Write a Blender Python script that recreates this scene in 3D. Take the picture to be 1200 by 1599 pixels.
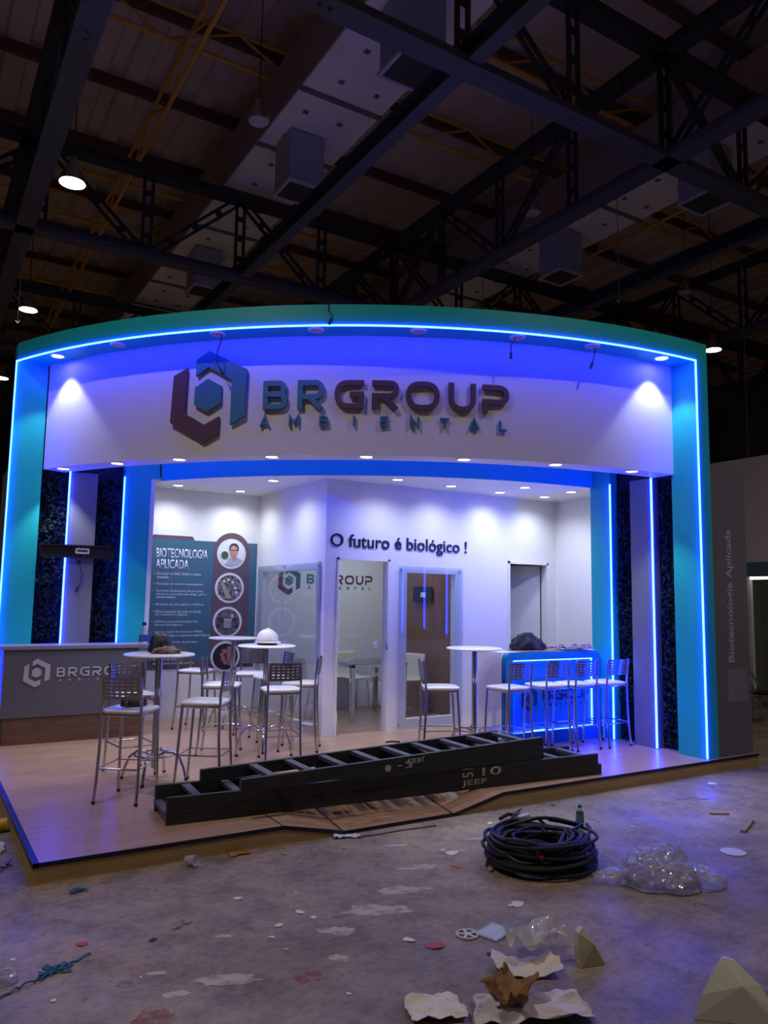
import bpy, bmesh, math, random
from mathutils import Vector, Matrix, noise
random.seed(7)
PI = math.pi
for o in list(bpy.data.objects): bpy.data.objects.remove(o)
scene = bpy.context.scene
COL = scene.collection

# ------------------------------------------------------------------ camera
cam_d = bpy.data.cameras.new('camera'); cam = bpy.data.objects.new('camera', cam_d); COL.objects.link(cam)
cam_d.sensor_fit = 'VERTICAL'; cam_d.sensor_height = 36.0; cam_d.lens = 1201.0/1599.0*36.0
cam_d.clip_start = .05; cam_d.clip_end = 200
_R = ((0.85213, 0.07134, 0.51844), (-0.52310, 0.08658, 0.84787), (0.01560, -0.99369, 0.11109))
_m = Matrix(((_R[0][0], -_R[0][1], -_R[0][2], -0.742), (_R[1][0], -_R[1][1], -_R[1][2], -5.145), (_R[2][0], -_R[2][1], -_R[2][2], 1.73), (0, 0, 0, 1)))
cam.matrix_world = _m
scene.camera = cam
# ------------------------------------------------------------------ world, exposure
w = bpy.data.worlds.new('hall_ambient'); scene.world = w; w.use_nodes = True
bg = w.node_tree.nodes['Background']; bg.inputs['Color'].default_value = (.48, .41, .42, 1); bg.inputs['Strength'].default_value = .08
vs = scene.view_settings
vs.view_transform = 'Standard'; vs.look = 'None'; vs.gamma = 1.0; vs.use_curve_mapping = False; vs.exposure = 0.0
E_KEY = 880      # high-bay lamp in front of the booth
E_HALL = 420      # the other lit high-bay lamps
E_DOWN = 33       # ceiling downlights of the booth
E_SOFF = 52       # downlights under the fascia
E_LED = 76.0      # led strips

# ------------------------------------------------------------------ materials
MATS = {}
def mat(name, col, rough=.5, metal=0., spec=.5, emit=None, estr=0., bump=None, var=None, grain=None, coat=0., trans=0.):
    if name in MATS: return MATS[name]
    m = bpy.data.materials.new(name); m.use_nodes = True; nt = m.node_tree; b = nt.nodes['Principled BSDF']
    b.inputs['Base Color'].default_value = (*col, 1); b.inputs['Roughness'].default_value = rough; b.inputs['Metallic'].default_value = metal
    b.inputs['Specular IOR Level'].default_value = spec; b.inputs['Coat Weight'].default_value = coat
    b.inputs['Transmission Weight'].default_value = trans
    if emit: b.inputs['Emission Color'].default_value = (*emit, 1); b.inputs['Emission Strength'].default_value = estr
    tc = nt.nodes.new('ShaderNodeTexCoord')
    def nz(scale, detail=4, vec=None):
        n = nt.nodes.new('ShaderNodeTexNoise'); n.inputs['Scale'].default_value = scale; n.inputs['Detail'].default_value = detail
        mp = nt.nodes.new('ShaderNodeMapping'); nt.links.new(tc.outputs['Object'], mp.inputs['Vector'])
        if vec: mp.inputs['Scale'].default_value = vec
        nt.links.new(mp.outputs[0], n.inputs['Vector']); return n
    if var:   # (scale, other colour, lo, hi, stretch)
        n = nz(var[0], 5, var[4] if len(var) > 4 else None)
        r = nt.nodes.new('ShaderNodeValToRGB'); r.color_ramp.elements[0].position = var[2]; r.color_ramp.elements[1].position = var[3]
        r.color_ramp.elements[0].color = (*col, 1); r.color_ramp.elements[1].color = (*var[1], 1)
        nt.links.new(n.outputs['Fac'], r.inputs[0]); nt.links.new(r.outputs[0], b.inputs['Base Color'])
    if bump:  # (scale, strength, stretch)
        n = nz(bump[0], 4, bump[2] if len(bump) > 2 else None)
        bp = nt.nodes.new('ShaderNodeBump'); bp.inputs['Strength'].default_value = bump[1]; bp.inputs['Distance'].default_value = .02
        nt.links.new(n.outputs['Fac'], bp.inputs['Height']); nt.links.new(bp.outputs[0], b.inputs['Normal'])
    MATS[name] = m
    return m
def emission(name, col, s):
    m = bpy.data.materials.new(name); m.use_nodes = True; nt = m.node_tree; nt.nodes.clear()
    e = nt.nodes.new('ShaderNodeEmission'); e.inputs[0].default_value = (*col, 1); e.inputs[1].default_value = s
    o = nt.nodes.new('ShaderNodeOutputMaterial'); nt.links.new(e.outputs[0], o.inputs[0]); MATS[name] = m; return m
def glass(name, tint, ior=1.5, rough=0., haze=0., bump=None):
    m = bpy.data.materials.new(name); m.use_nodes = True; nt = m.node_tree; nt.nodes.clear()
    t = nt.nodes.new('ShaderNodeBsdfTransparent'); t.inputs[0].default_value = (*tint, 1)
    g = nt.nodes.new('ShaderNodeBsdfGlossy'); g.inputs['Roughness'].default_value = rough
    lw = nt.nodes.new('ShaderNodeLayerWeight'); lw.inputs[0].default_value = .5
    pw = nt.nodes.new('ShaderNodeMath'); pw.operation = 'POWER'; pw.inputs[1].default_value = 4.0; nt.links.new(lw.outputs['Facing'], pw.inputs[0])
    f = nt.nodes.new('ShaderNodeMath'); f.operation = 'MULTIPLY_ADD'; f.inputs[1].default_value = .85; f.inputs[2].default_value = ((ior-1)/(ior+1))**2; nt.links.new(pw.outputs[0], f.inputs[0])
    mx = nt.nodes.new('ShaderNodeMixShader'); o = nt.nodes.new('ShaderNodeOutputMaterial')
    if bump:
        tcn = nt.nodes.new('ShaderNodeTexCoord'); vn = nt.nodes.new('ShaderNodeTexVoronoi'); vn.inputs['Scale'].default_value = bump[0]; nt.links.new(tcn.outputs['Object'], vn.inputs['Vector'])
        bn = nt.nodes.new('ShaderNodeBump'); bn.inputs['Strength'].default_value = bump[1]; bn.inputs['Distance'].default_value = .02; nt.links.new(vn.outputs['Distance'], bn.inputs['Height']); nt.links.new(bn.outputs[0], g.inputs['Normal'])
    nt.links.new(f.outputs[0], mx.inputs[0]); nt.links.new(t.outputs[0], mx.inputs[1]); nt.links.new(g.outputs[0], mx.inputs[2])
    last = mx
    if haze:
        d = nt.nodes.new('ShaderNodeBsdfDiffuse'); d.inputs[0].default_value = (.85, .85, .88, 1)
        m2 = nt.nodes.new('ShaderNodeMixShader'); m2.inputs[0].default_value = haze
        nt.links.new(mx.outputs[0], m2.inputs[1]); nt.links.new(d.outputs[0], m2.inputs[2]); last = m2
    nt.links.new(last.outputs[0], o.inputs[0]); MATS[name] = m; return m

mat('teal', (.012, .46, .47), .42, spec=.4)
mat('bar_blue', (.004, .16, .40), .42, spec=.4)
mat('white', (.78, .78, .80), .55, bump=(3, .02))
mat('white_gloss', (.80, .80, .80), .25)
mat('fascia_white', (.66, .64, .68), .5, bump=(2, .02))
mat('grey', (.155, .150, .175), .5); mat('post_grey', (.185, .19, .225), .5)
mat('counter_grey', (.115, .115, .135), .45)
mat('counter_top', (.22, .22, .26), .4)
mat('walnut', (.16, .085, .055), .45, var=(6, (.10, .052, .034), .35, .7, (.6, .6, 5)))
mat('wood_panel', (.25, .13, .075), .45, var=(5, (.17, .085, .048), .35, .7, (6, 6, .5)))
mat('skirting_wood', (.52, .35, .16), .5, var=(5, (.42, .27, .12), .35, .7, (.5, 5, 6)))
mat('trim_dark', (.02, .018, .03), .35, metal=.4)
mat('chrome', (.62, .62, .64), .16, metal=1.)
mat('steel_plate', (.42, .40, .40), .28, metal=1.)
mat('black_plastic', (.012, .012, .014), .4)
mat('black_rubber', (.014, .014, .016), .55)
mat('ladder_wood', (.022, .024, .028), .5, var=(9, (.010, .010, .012), .4, .7, (.4, 6, 6)), bump=(18, .25, (.3, 4, 4)))
mat('ladder_end', (.12, .095, .07), .7)
mat('rung_wood', (.085, .088, .110), .5, var=(10, (.03, .03, .036), .4, .75, (4, .5, 4)))
mat('paint_white', (.42, .41, .39), .7)
mat('letter_teal', (.034, .165, .225), .5)
mat('letter_brown', (.100, .046, .056), .5)
mat('letter_navy', (.010, .010, .028), .45)
mat('logo_pale', (.46, .45, .52), .5)
mat('logo_dark', (.004, .02, .06), .6)
mat('poster_teal', (.046, .135, .195), .55)
mat('poster_brown', (.115, .075, .092), .55)
mat('poster_white', (.72, .72, .75), .55)
mat('poster_text', (.78, .79, .84), .6)
mat('bullet', (.35, .32, .20), .6)
mat('photo_skin', (.50, .28, .21), .6); mat('photo_hair', (.05, .03, .025), .6); mat('photo_coat', (.40, .43, .50), .6); mat('photo_green', (.04, .12, .03), .6); mat('photo_bg', (.74, .76, .76), .6)
mat('photo_machine', (.25, .22, .24), .6, var=(22, (.03, .025, .035), .42, .58))
mat('photo_tank', (.16, .14, .16), .6, var=(14, (.03, .022, .03), .40, .60))
mat('photo_pink', (.42, .13, .15), .6, var=(16, (.10, .02, .03), .5, .7)); mat('photo_black', (.014, .010, .014), .6)
mat('photo_bright', (.62, .62, .66), .5); mat('photo_plate', (.40, .33, .24), .5); mat('photo_steel', (.30, .29, .33), .5)
mat('hedge_board', (.010, .014, .010), .8)
mat('leaf_a', (.014, .026, .014), .85, spec=.12); mat('leaf_b', (.028, .044, .022), .85, spec=.12)
mat('hat_white', (.78, .76, .74), .3)
mat('bag_black', (.016, .016, .020), .55, bump=(20, .5))
mat('cloth_navy', (.018, .016, .030), .8, bump=(14, .6))
mat('cloth_brown', (.20, .125, .10), .8, bump=(26, .8))
mat('cloth_purple', (.16, .11, .20), .45, bump=(18, .7))
mat('cardboard', (.33, .21, .12), .8)
mat('strap_red', (.30, .02, .03), .6)
mat('steel_dark', (.024, .024, .030), .6)
mat('steel_lit', (.070, .070, .082), .6)  # same steel on lower chords and flanges, light from below put into the colour
mat('steel_red', (.15, .062, .040), .6); mat('steel_yellow', (.72, .36, .055), .6)
mat('roof_sheet', (.72, .57, .47), .7, var=(.6, (.52, .41, .35), .35, .7))
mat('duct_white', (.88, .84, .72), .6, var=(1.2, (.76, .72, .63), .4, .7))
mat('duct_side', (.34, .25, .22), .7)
mat('duct_box', (.36, .36, .42), .5); mat('duct_joint', (.16, .15, .15), .6); mat('grille', (.06, .05, .05), .6); mat('grille_frame', (.55, .55, .55), .4)
mat('aluminium', (.55, .55, .57), .3, metal=1.)
mat('hall_wall', (.20, .18, .20), .8, var=(.4, (.12, .10, .13), .4, .7))
mat('neighbour_white', (.60, .55, .62), .6); mat('neighbour_green', (.30, .31, .24), .6); mat('neighbour_blue', (.06, .12, .22), .5)
mat('storage_grey', (.42, .43, .48), .6); mat('storage_white', (.62, .63, .68), .5)
mat('paper', (.70, .67, .64), .75, bump=(16, .15)); mat('paper_lilac', (.60, .55, .60), .7, bump=(14, .15)); mat('paper_brown', (.26, .13, .05), .7, bump=(20, .6)); mat('paper_cream', (.66, .62, .50), .5, bump=(9, .1))
mat('pvc_white', (.60, .60, .66), .5)
mat('rope_blue', (.02, .13, .30), .7); mat('scrap_pink', (.45, .07, .13), .7); mat('scrap_wood', (.30, .22, .16), .8); mat('scrap_orange', (.40, .17, .03), .7)
mat('stain_white', (.48, .43, .38), .9, var=(14, (.30, .25, .21), .46, .66)); mat('stain_red', (.22, .09, .09), .9, var=(20, (.26, .20, .18), .45, .65)); mat('stain_blue', (.13, .12, .20), .9, var=(16, (.24, .21, .2), .4, .6))
mat('label_blue', (.05, .12, .6), .5); mat('cap_green', (.01, .13, .06), .4); mat('cap_blue', (.02, .05, .25), .4)
mat('yellow_tool', (.55, .33, .02), .5); mat('lamp_off', (.85, .46, .44), .5)
emission('led_blue', (.0075, .025, 1.0), E_LED)
emission('lens_white', (1., .94, .95), 9.)
emission('highbay_lens', (1., .86, .60), 30.)
emission('tube_light', (.95, 1., .85), 5.0)
glass('pane_glass', (.90, .93, .95), 1.45)
glass('table_glass', (.80, .86, .86), 1.5)
glass('film', (.86, .86, .92), 3.0, .10, .22, (34, .9))
glass('bag_clear', (.86, .86, .86), 1.9, .12, .34, (14, .5))
mat('bag_pale', (.60, .62, .54), .42); mat('bag_yellow', (.52, .49, .33), .30)
glass('pet', (.86, .90, .95), 1.45, .05, .10)
glass('blue_film', (.60, .72, .86), 1.45, .2, .30)

# laminate deck
def laminate():
    m = bpy.data.materials.new('laminate'); m.use_nodes = True; nt = m.node_tree; b = nt.nodes['Principled BSDF']
    b.inputs['Roughness'].default_value = .30; b.inputs['Specular IOR Level'].default_value = .5
    tc = nt.nodes.new('ShaderNodeTexCoord'); mp = nt.nodes.new('ShaderNodeMapping'); mp.inputs['Scale'].default_value = (.7, 9, 1)
    nt.links.new(tc.outputs['Object'], mp.inputs[0])
    n = nt.nodes.new('ShaderNodeTexNoise'); n.inputs['Scale'].default_value = 3.2; n.inputs['Detail'].default_value = 6; n.inputs['Roughness'].default_value = .6
    nt.links.new(mp.outputs[0], n.inputs['Vector'])
    r = nt.nodes.new('ShaderNodeValToRGB'); r.color_ramp.elements[0].position = .35; r.color_ramp.elements[1].position = .68
    r.color_ramp.elements[0].color = (.36, .215, .135, 1); r.color_ramp.elements[1].color = (.50, .325, .215, 1)
    nt.links.new(n.outputs['Fac'], r.inputs[0])
    br = nt.nodes.new('ShaderNodeTexBrick'); br.inputs['Scale'].default_value = 1.0; br.inputs['Brick Width'].default_value = 1.2; br.inputs['Row Height'].default_value = .19
    br.inputs['Mortar Size'].default_value = .0025; br.inputs['Color1'].default_value = (1, 1, 1, 1); br.inputs['Color2'].default_value = (.90, .88, .87, 1); br.inputs['Mortar'].default_value = (.62, .58, .55, 1)
    nt.links.new(tc.outputs['Object'], br.inputs['Vector'])
    mx = nt.nodes.new('ShaderNodeMix'); mx.data_type = 'RGBA'; mx.blend_type = 'MULTIPLY'; mx.inputs[0].default_value = .8
    nt.links.new(r.outputs[0], mx.inputs[6]); nt.links.new(br.outputs[0], mx.inputs[7]); nt.links.new(mx.outputs[2], b.inputs['Base Color'])
    MATS['laminate'] = m
laminate()
def concrete():
    m = bpy.data.materials.new('concrete'); m.use_nodes = True; nt = m.node_tree; b = nt.nodes['Principled BSDF']
    b.inputs['Specular IOR Level'].default_value = .35
    tc = nt.nodes.new('ShaderNodeTexCoord')
    def nz(s, d=6, sc=None, rough=.6):
        n = nt.nodes.new('ShaderNodeTexNoise'); n.inputs['Scale'].default_value = s; n.inputs['Detail'].default_value = d; n.inputs['Roughness'].default_value = rough
        mp = nt.nodes.new('ShaderNodeMapping'); nt.links.new(tc.outputs['Object'], mp.inputs[0])
        if sc: mp.inputs['Scale'].default_value = sc
        nt.links.new(mp.outputs[0], n.inputs['Vector']); return n
    def ramp(n, stops):
        r = nt.nodes.new('ShaderNodeValToRGB'); els = r.color_ramp.elements
        while len(els) < len(stops): els.new(.5)
        for e, (p, c) in zip(els, stops): e.position = p; e.color = (*c, 1)
        nt.links.new(n.outputs['Fac'], r.inputs[0]); return r
    def mix(kind, fac, a, c):
        x = nt.nodes.new('ShaderNodeMix'); x.data_type = 'RGBA'; x.blend_type = kind
        if isinstance(fac, float): x.inputs[0].default_value = fac
        else: nt.links.new(fac, x.inputs[0])
        nt.links.new(a, x.inputs[6])
        if isinstance(c, tuple): x.inputs[7].default_value = (*c, 1)
        else: nt.links.new(c, x.inputs[7])
        return x.outputs[2]
    base = ramp(nz(.55), [(.32, (.160, .132, .112)), (.5, (.250, .200, .155)), (.68, (.350, .278, .200))]).outputs[0]
    mid = ramp(nz(4.2, 8, None, .7), [(.34, (.58, .57, .58)), (.52, (1, 1, 1)), (.72, (1.22, 1.18, 1.12))]).outputs[0]
    c = mix('MULTIPLY', .9, base, mid)
    spots = ramp(nz(9, 3), [(.0, (0, 0, 0)), (.66, (0, 0, 0)), (.72, (1, 1, 1))]).outputs[0]
    c = mix('MIX', spots, c, (.13, .115, .12))
    chalk = ramp(nz(3.1, 9, (.6, 1.6, 1), .75), [(.0, (0, 0, 0)), (.64, (0, 0, 0)), (.74, (.8, .8, .8))]).outputs[0]
    c = mix('MIX', chalk, c, (.50, .45, .41))
    grime = ramp(nz(16, 10, (1.0, 1.3, 1), .8), [(.36, (.50, .48, .50)), (.50, (1, 1, 1)), (.66, (1.30, 1.26, 1.2))]).outputs[0]
    c = mix('MULTIPLY', .75, c, grime)
    tyre = ramp(nz(2.2, 7, (.35, 2.2, 1), .7), [(.0, (0, 0, 0)), (.60, (0, 0, 0)), (.72, (.65, .65, .65))]).outputs[0]
    c = mix('MIX', tyre, c, (.125, .105, .10))
    nt.links.new(c, b.inputs['Base Color'])
    rr = ramp(nz(1.7), [(.35, (.42, .42, .42)), (.7, (.75, .75, .75))]); nt.links.new(rr.outputs[0], b.inputs['Roughness'])
    bp = nt.nodes.new('ShaderNodeBump'); bp.inputs['Strength'].default_value = .25; bp.inputs['Distance'].default_value = .01
    nt.links.new(nz(30, 6).outputs['Fac'], bp.inputs['Height']); nt.links.new(bp.outputs[0], b.inputs['Normal'])
    MATS['concrete'] = m
concrete()

# ------------------------------------------------------------------ mesh helpers
def lk(o, parent=None):
    COL.objects.link(o)
    if parent is not None: o.parent = parent
    return o
class MB:
    def __init__(s): s.v = []; s.f = []
    def add(s, vs_, fs):
        n = len(s.v); s.v += [tuple(p) for p in vs_]; s.f += [tuple(i+n for i in f) for f in fs]; return s
    def box(s, x0, x1, y0, y1, z0, z1):
        return s.add([(x0,y0,z0),(x1,y0,z0),(x1,y1,z0),(x0,y1,z0),(x0,y0,z1),(x1,y0,z1),(x1,y1,z1),(x0,y1,z1)],
                     [(0,3,2,1),(4,5,6,7),(0,1,5,4),(1,2,6,5),(2,3,7,6),(3,0,4,7)])
    def beam(s, p0, p1, wd, ht, up=(0,0,1)):
        p0 = Vector(p0); p1 = Vector(p1); d = (p1-p0).normalized(); u = Vector(up)
        if abs(d.dot(u)) > .98: u = Vector((1,0,0))
        r = d.cross(u).normalized()*wd/2; t = r.cross(d).normalized()*ht/2
        q = [p0-r-t, p0+r-t, p0+r+t, p0-r+t, p1-r-t, p1+r-t, p1+r+t, p1-r+t]
        return s.add(q, [(0,3,2,1),(4,5,6,7),(0,1,5,4),(1,2,6,5),(2,3,7,6),(3,0,4,7)])
    def prism(s, pts, z0, z1):
        n = len(pts); vv = [(p[0],p[1],z0) for p in pts]+[(p[0],p[1],z1) for p in pts]
        return s.add(vv, [tuple(range(n-1,-1,-1)), tuple(range(n,2*n))]+[(i,(i+1)%n,n+(i+1)%n,n+i) for i in range(n)])
    def tube(s, path, r, n=8, closed=False):
        P = [Vector(p) for p in path]; m = len(P); rings = []
        up = Vector((0,0,1))
        for i in range(m):
            a = P[i-1] if (i > 0 or closed) else P[i]; b = P[(i+1)%m] if (i < m-1 or closed) else P[i]
            d = (b-a).normalized()
            if i == 0:
                if abs(d.dot(up)) > .9: up = Vector((1,0,0))
            x = up - d*up.dot(d)
            if x.length < 1e-4: x = d.orthogonal()
            x.normalize(); y = d.cross(x); up = x
            rr = r[i] if isinstance(r, (list, tuple)) else r
            rings.append([P[i]+x*rr*math.cos(2*PI*k/n)+y*rr*math.sin(2*PI*k/n) for k in range(n)])
        vv = [p for g in rings for p in g]; ff = []
        for i in range(m if closed else m-1):
            j = (i+1)%m
            for k in range(n): ff.append((i*n+k, i*n+(k+1)%n, j*n+(k+1)%n, j*n+k))
        if not closed: ff += [tuple(range(n-1,-1,-1)), tuple((m-1)*n+k for k in range(n))]
        return s.add(vv, ff)
    def lathe(s, prof, n=24, c=(0,0,0), caps=True):
        vv = [(c[0]+r*math.cos(2*PI*k/n), c[1]+r*math.sin(2*PI*k/n), c[2]+z) for r, z in prof for k in range(n)]; m = len(prof); ff = []
        for i in range(m-1):
            for k in range(n): ff.append((i*n+k, i*n+(k+1)%n, (i+1)*n+(k+1)%n, (i+1)*n+k))
        if caps: ff += [tuple(range(n-1,-1,-1)), tuple((m-1)*n+k for k in range(n))]
        return s.add(vv, ff)
    def arcbox(s, c, r0, r1, a0, a1, z0, z1, n=48):
        vv = []; ff = []
        for i in range(n+1):
            a = math.radians(a0+(a1-a0)*i/n); ca, sa = math.cos(a), math.sin(a)
            for r, z in ((r0,z0),(r1,z0),(r1,z1),(r0,z1)): vv.append((c[0]+r*ca, c[1]+r*sa, z))
        for i in range(n):
            for k in range(4): ff.append((i*4+k, i*4+(k+1)%4, i*4+4+(k+1)%4, i*4+4+k))
        ff += [(0,1,2,3), (n*4+3,n*4+2,n*4+1,n*4)]
        return s.add(vv, ff)
    def build(s, name, m, parent=None, smooth=False, ang=40, loc=None, bevel=0):
        me = bpy.data.meshes.new(name); me.from_pydata(s.v, [], s.f)
        bm = bmesh.new(); bm.from_mesh(me); bmesh.ops.recalc_face_normals(bm, faces=bm.faces); bm.to_mesh(me); bm.free()
        me.materials.append(MATS[m] if isinstance(m, str) else m)
        if smooth:
            me.shade_smooth(); me.set_sharp_from_angle(angle=math.radians(ang))
        o = bpy.data.objects.new(name, me); lk(o, parent)
        if loc: o.location = loc
        if bevel:
            b = o.modifiers.new('edge', 'BEVEL'); b.width = bevel; b.segments = 2; b.limit_method = 'ANGLE'
        return o
def tag(o, label=None, cat=None, group=None, kind=None):
    if label: o['label'] = label
    if cat: o['category'] = cat
    if group: o['group'] = group
    if kind: o['kind'] = kind
    return o
def thing(name, label, cat, loc=(0,0,0), rz=0, group=None):
    o = bpy.data.objects.new(name, None); o.empty_display_size = .1; lk(o); o.location = loc; o.rotation_euler = (0,0,rz)
    return tag(o, label, cat, group)
def struct(o, label=None): return tag(o, label, None, None, 'structure')
def dup(root, loc=None, rz=None, label=None, group=None):
    r = root.copy(); COL.objects.link(r)
    if loc is not None: r.location = loc
    if rz is not None: r.rotation_euler = (0,0,rz)
    if label: r['label'] = label
    if group: r['group'] = group
    for ch in list(root.children):
        c = ch.copy(); COL.objects.link(c); c.parent = r
        for g in list(ch.children):
            d = g.copy(); COL.objects.link(d); d.parent = c
    return r
def frame(origin, right, up=(0,0,1)):
    r = Vector(right).normalized(); u = Vector(up).normalized(); n = r.cross(u)
    return Matrix(((r.x,u.x,n.x,origin[0]),(r.y,u.y,n.y,origin[1]),(r.z,u.z,n.z,origin[2]),(0,0,0,1)))
def text(name, body, m, width, mtx, parent=None, height=None, depth=.002, bold=0., align='LEFT'):
    cu = bpy.data.curves.new(name, 'FONT'); cu.body = body; cu.size = 1; cu.extrude = 0; cu.offset = bold; cu.align_x = align; cu.resolution_u = 4
    cu.space_line = 1.05
    t = bpy.data.objects.new(name, cu); COL.objects.link(t)
    dg = bpy.context.evaluated_depsgraph_get(); me = bpy.data.meshes.new_from_object(t.evaluated_get(dg))
    bpy.data.objects.remove(t)
    xs = [v.co.x for v in me.vertices]; ys = [v.co.y for v in me.vertices]
    x0, x1, y0, y1 = min(xs), max(xs), min(ys), max(ys)
    sx = width/(x1-x0); sy = height/(y1-y0) if height else sx
    bm = bmesh.new(); bm.from_mesh(me)
    for v in bm.verts: v.co.x = (v.co.x-x0)*sx; v.co.y = (v.co.y-y0)*sy
    bmesh.ops.remove_doubles(bm, verts=bm.verts, dist=1e-6)
    r = bmesh.ops.extrude_face_region(bm, geom=bm.faces[:])
    for e in r['geom']:
        if isinstance(e, bmesh.types.BMVert): e.co.z += depth
    bmesh.ops.recalc_face_normals(bm, faces=bm.faces)
    bm.to_mesh(me); bm.free(); me.materials.clear(); me.materials.append(MATS[m])
    o = bpy.data.objects.new(name, me); lk(o, parent); o.matrix_local = mtx if parent is None else parent.matrix_basis.inverted() @ mtx
    return o
def split_letters(o, nm='letter'):
    bm = bmesh.new(); bm.from_mesh(o.data); bm.verts.ensure_lookup_table(); seen = set(); comps = []
    for v in bm.verts:
        if v.index in seen: continue
        st = [v]; seen.add(v.index); c = []
        while st:
            q = st.pop(); c.append(q.index)
            for e in q.link_edges:
                k = e.other_vert(q)
                if k.index not in seen: seen.add(k.index); st.append(k)
        xs = [bm.verts[i].co.x for i in c]; comps.append([min(xs), max(xs), set(c)])
    comps.sort(key=lambda c: c[0]); gr = []
    for c in comps:
        if gr and c[0] < gr[-1][1]-.3*min(c[1]-c[0], gr[-1][1]-gr[-1][0]): gr[-1][1] = max(gr[-1][1], c[1]); gr[-1][2] |= c[2]
        else: gr.append(c)
    root = bpy.data.objects.new(o.name, None); o.name = 'tmp'; lk(root); root.matrix_basis = o.matrix_basis.copy()
    for g in gr:
        idx = sorted(g[2]); mp = {v: i for i, v in enumerate(idx)}
        me = bpy.data.meshes.new(nm); me.from_pydata([bm.verts[i].co[:] for i in idx], [], [[mp[v.index] for v in f.verts] for f in bm.faces if f.verts[0].index in g[2]])
        me.materials.append(o.data.materials[0]); lk(bpy.data.objects.new(nm, me), root)
    bm.free(); bpy.data.objects.remove(o); return root
def plate(pts, d, z=0):
    return MB().prism(pts, z, z+d)
def circ(r, n=32, cx=0, cy=0): return [(cx+r*math.cos(2*PI*k/n), cy+r*math.sin(2*PI*k/n)) for k in range(n)]
def setm(o, mtx):
    o.matrix_local = mtx if o.parent is None else o.parent.matrix_basis.inverted() @ mtx
    return o

# ------------------------------------------------------------------ constants of the stand
HP = .125
OX, OY, RO = 6.583, 7.046, 6.999         # arc of the arch
RF, RB, RI = RO-.32, RO-.60, 5.47        # fascia face, fascia back, inner band
ZS, ZL, ZT = 3.14, 4.365, 4.57
def arc(th, r): a = math.radians(th); return Vector((OX+r*math.cos(a), OY+r*math.sin(a), 0))
def th_y(y, r): return 180-math.degrees(math.asin((y-OY)/r))
def th_x(x, r): return 360-math.degrees(math.acos((x-OX)/r))

# ------------------------------------------------------------------ hall shell
struct(MB().box(-22, 34, -14, 44, -.1, 0).build('floor', 'concrete'), 'stained grey concrete floor of the exhibition hall')
fl = bpy.data.objects['floor']
m = MB(); xs = []; x = -20.
while x < 32:
    xs += [(x, 0), (x+.30, 0), (x+.36, .10), (x+.60, .10), (x+.66, 0)]; x += .72
vv = [(px, y, 12.2+pz) for y in (-12, 42) for px, pz in xs]; n = len(xs)
m.add(vv, [(i, i+1, n+i+1, n+i) for i in range(n-1)])
m.box(-20, 32, -12, 42, 12.36, 12.42)
struct(m.build('ceiling', 'roof_sheet'), 'dark ribbed sheet roof of the exhibition hall')
struct(MB().box(-20, 32, 42, 42.2, 0, 12.4).build('wall_far', 'hall_wall'), 'dark far wall of the exhibition hall')
struct(MB().box(31.8, 32, -12, 42, 0, 12.4).build('wall_hall_right', 'hall_wall'), 'dark side wall of the exhibition hall')
struct(MB().box(-20.2, -20, -12, 42, 0, 12.4).build('wall_hall_left', 'hall_wall'), 'dark hall wall on the side of the logo counter')

# ------------------------------------------------------------------ platform with ramp
K1, R1, R2, K2 = 1.616, 2.115, 3.12, 3.624
PX, PYB = 7.19, 5.3
pf = thing('booth_platform', 'low wood laminate platform with ramp and dark metal edging under the stand', 'platform'); pf['kind'] = 'structure'
deck = MB().prism([(0,0),(K1,0),(R1,.9),(R2,.9),(K2,0),(PX,0),(PX,PYB),(0,PYB)], HP-.02, HP).build('deck', 'laminate', pf)
MB().add([(K1,0,HP),(R1,0,.004),(R1,.9,HP),(K1,0,HP-.015),(R1,0,0),(R1,.9,HP-.02)], [(0,1,2),(3,5,4),(0,3,4,1),(1,4,5,2),(2,5,3,0)]).build('ramp_flare', 'laminate', pf)
MB().add([(K2,0,HP),(R2,.9,HP),(R2,0,.004),(K2,0,HP-.015),(R2,.9,HP-.02),(R2,0,0)], [(0,1,2),(3,5,4),(0,3,4,1),(1,4,5,2),(2,5,3,0)]).build('ramp_flare', 'laminate', pf)
MB().add([(R1,0,.004),(R2,0,.004),(R2,.9,HP),(R1,.9,HP),(R1,0,0),(R2,0,0),(R2,.9,HP-.02),(R1,.9,HP-.02)], [(0,1,2,3),(7,6,5,4),(0,4,5,1),(1,5,6,2),(2,6,7,3),(3,7,4,0)]).build('ramp', 'laminate', pf)
MB().box(0.004, .03, .0225, PYB, 0, HP-.022).build('skirting', 'skirting_wood', pf)
def skirt(pts): MB().add([(p[0],.004,p[1]) for p in pts]+[(p[0],.022,p[1]) for p in pts], [tuple(range(len(pts)-1,-1,-1)), tuple(range(len(pts),2*len(pts)))]+[(i,(i+1)%len(pts),len(pts)+(i+1)%len(pts),len(pts)+i) for i in range(len(pts))]).build('skirting', 'skirting_wood', pf)
skirt([(.004,0),(R1-.02,0),(K1,HP-.022),(.004,HP-.022)]); skirt([(R2+.02,0),(PX,0),(PX,HP-.022),(K2,HP-.022)])
MB().box(PX-.02, PX, .03, PYB, 0, HP-.022).build('skirting', 'skirting_wood', pf)
def trimseg(a, b):
    return MB().beam(a, b, .012, .026).build('edge_trim', 'trim_dark', pf)
trimseg((0,0,HP-.010), (K1,0,HP-.010)); trimseg((K1,0,HP-.010), (R1,0,.012)); trimseg((R1,0,.012), (R2,0,.012)); trimseg((R2,0,.012), (K2,0,HP-.010)); trimseg((K2,0,HP-.010), (PX,0,HP-.010))
MB().box(-.006, .032, -.006, PYB, HP-.024, HP+.004).build('edge_trim', 'trim_dark', pf)
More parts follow.
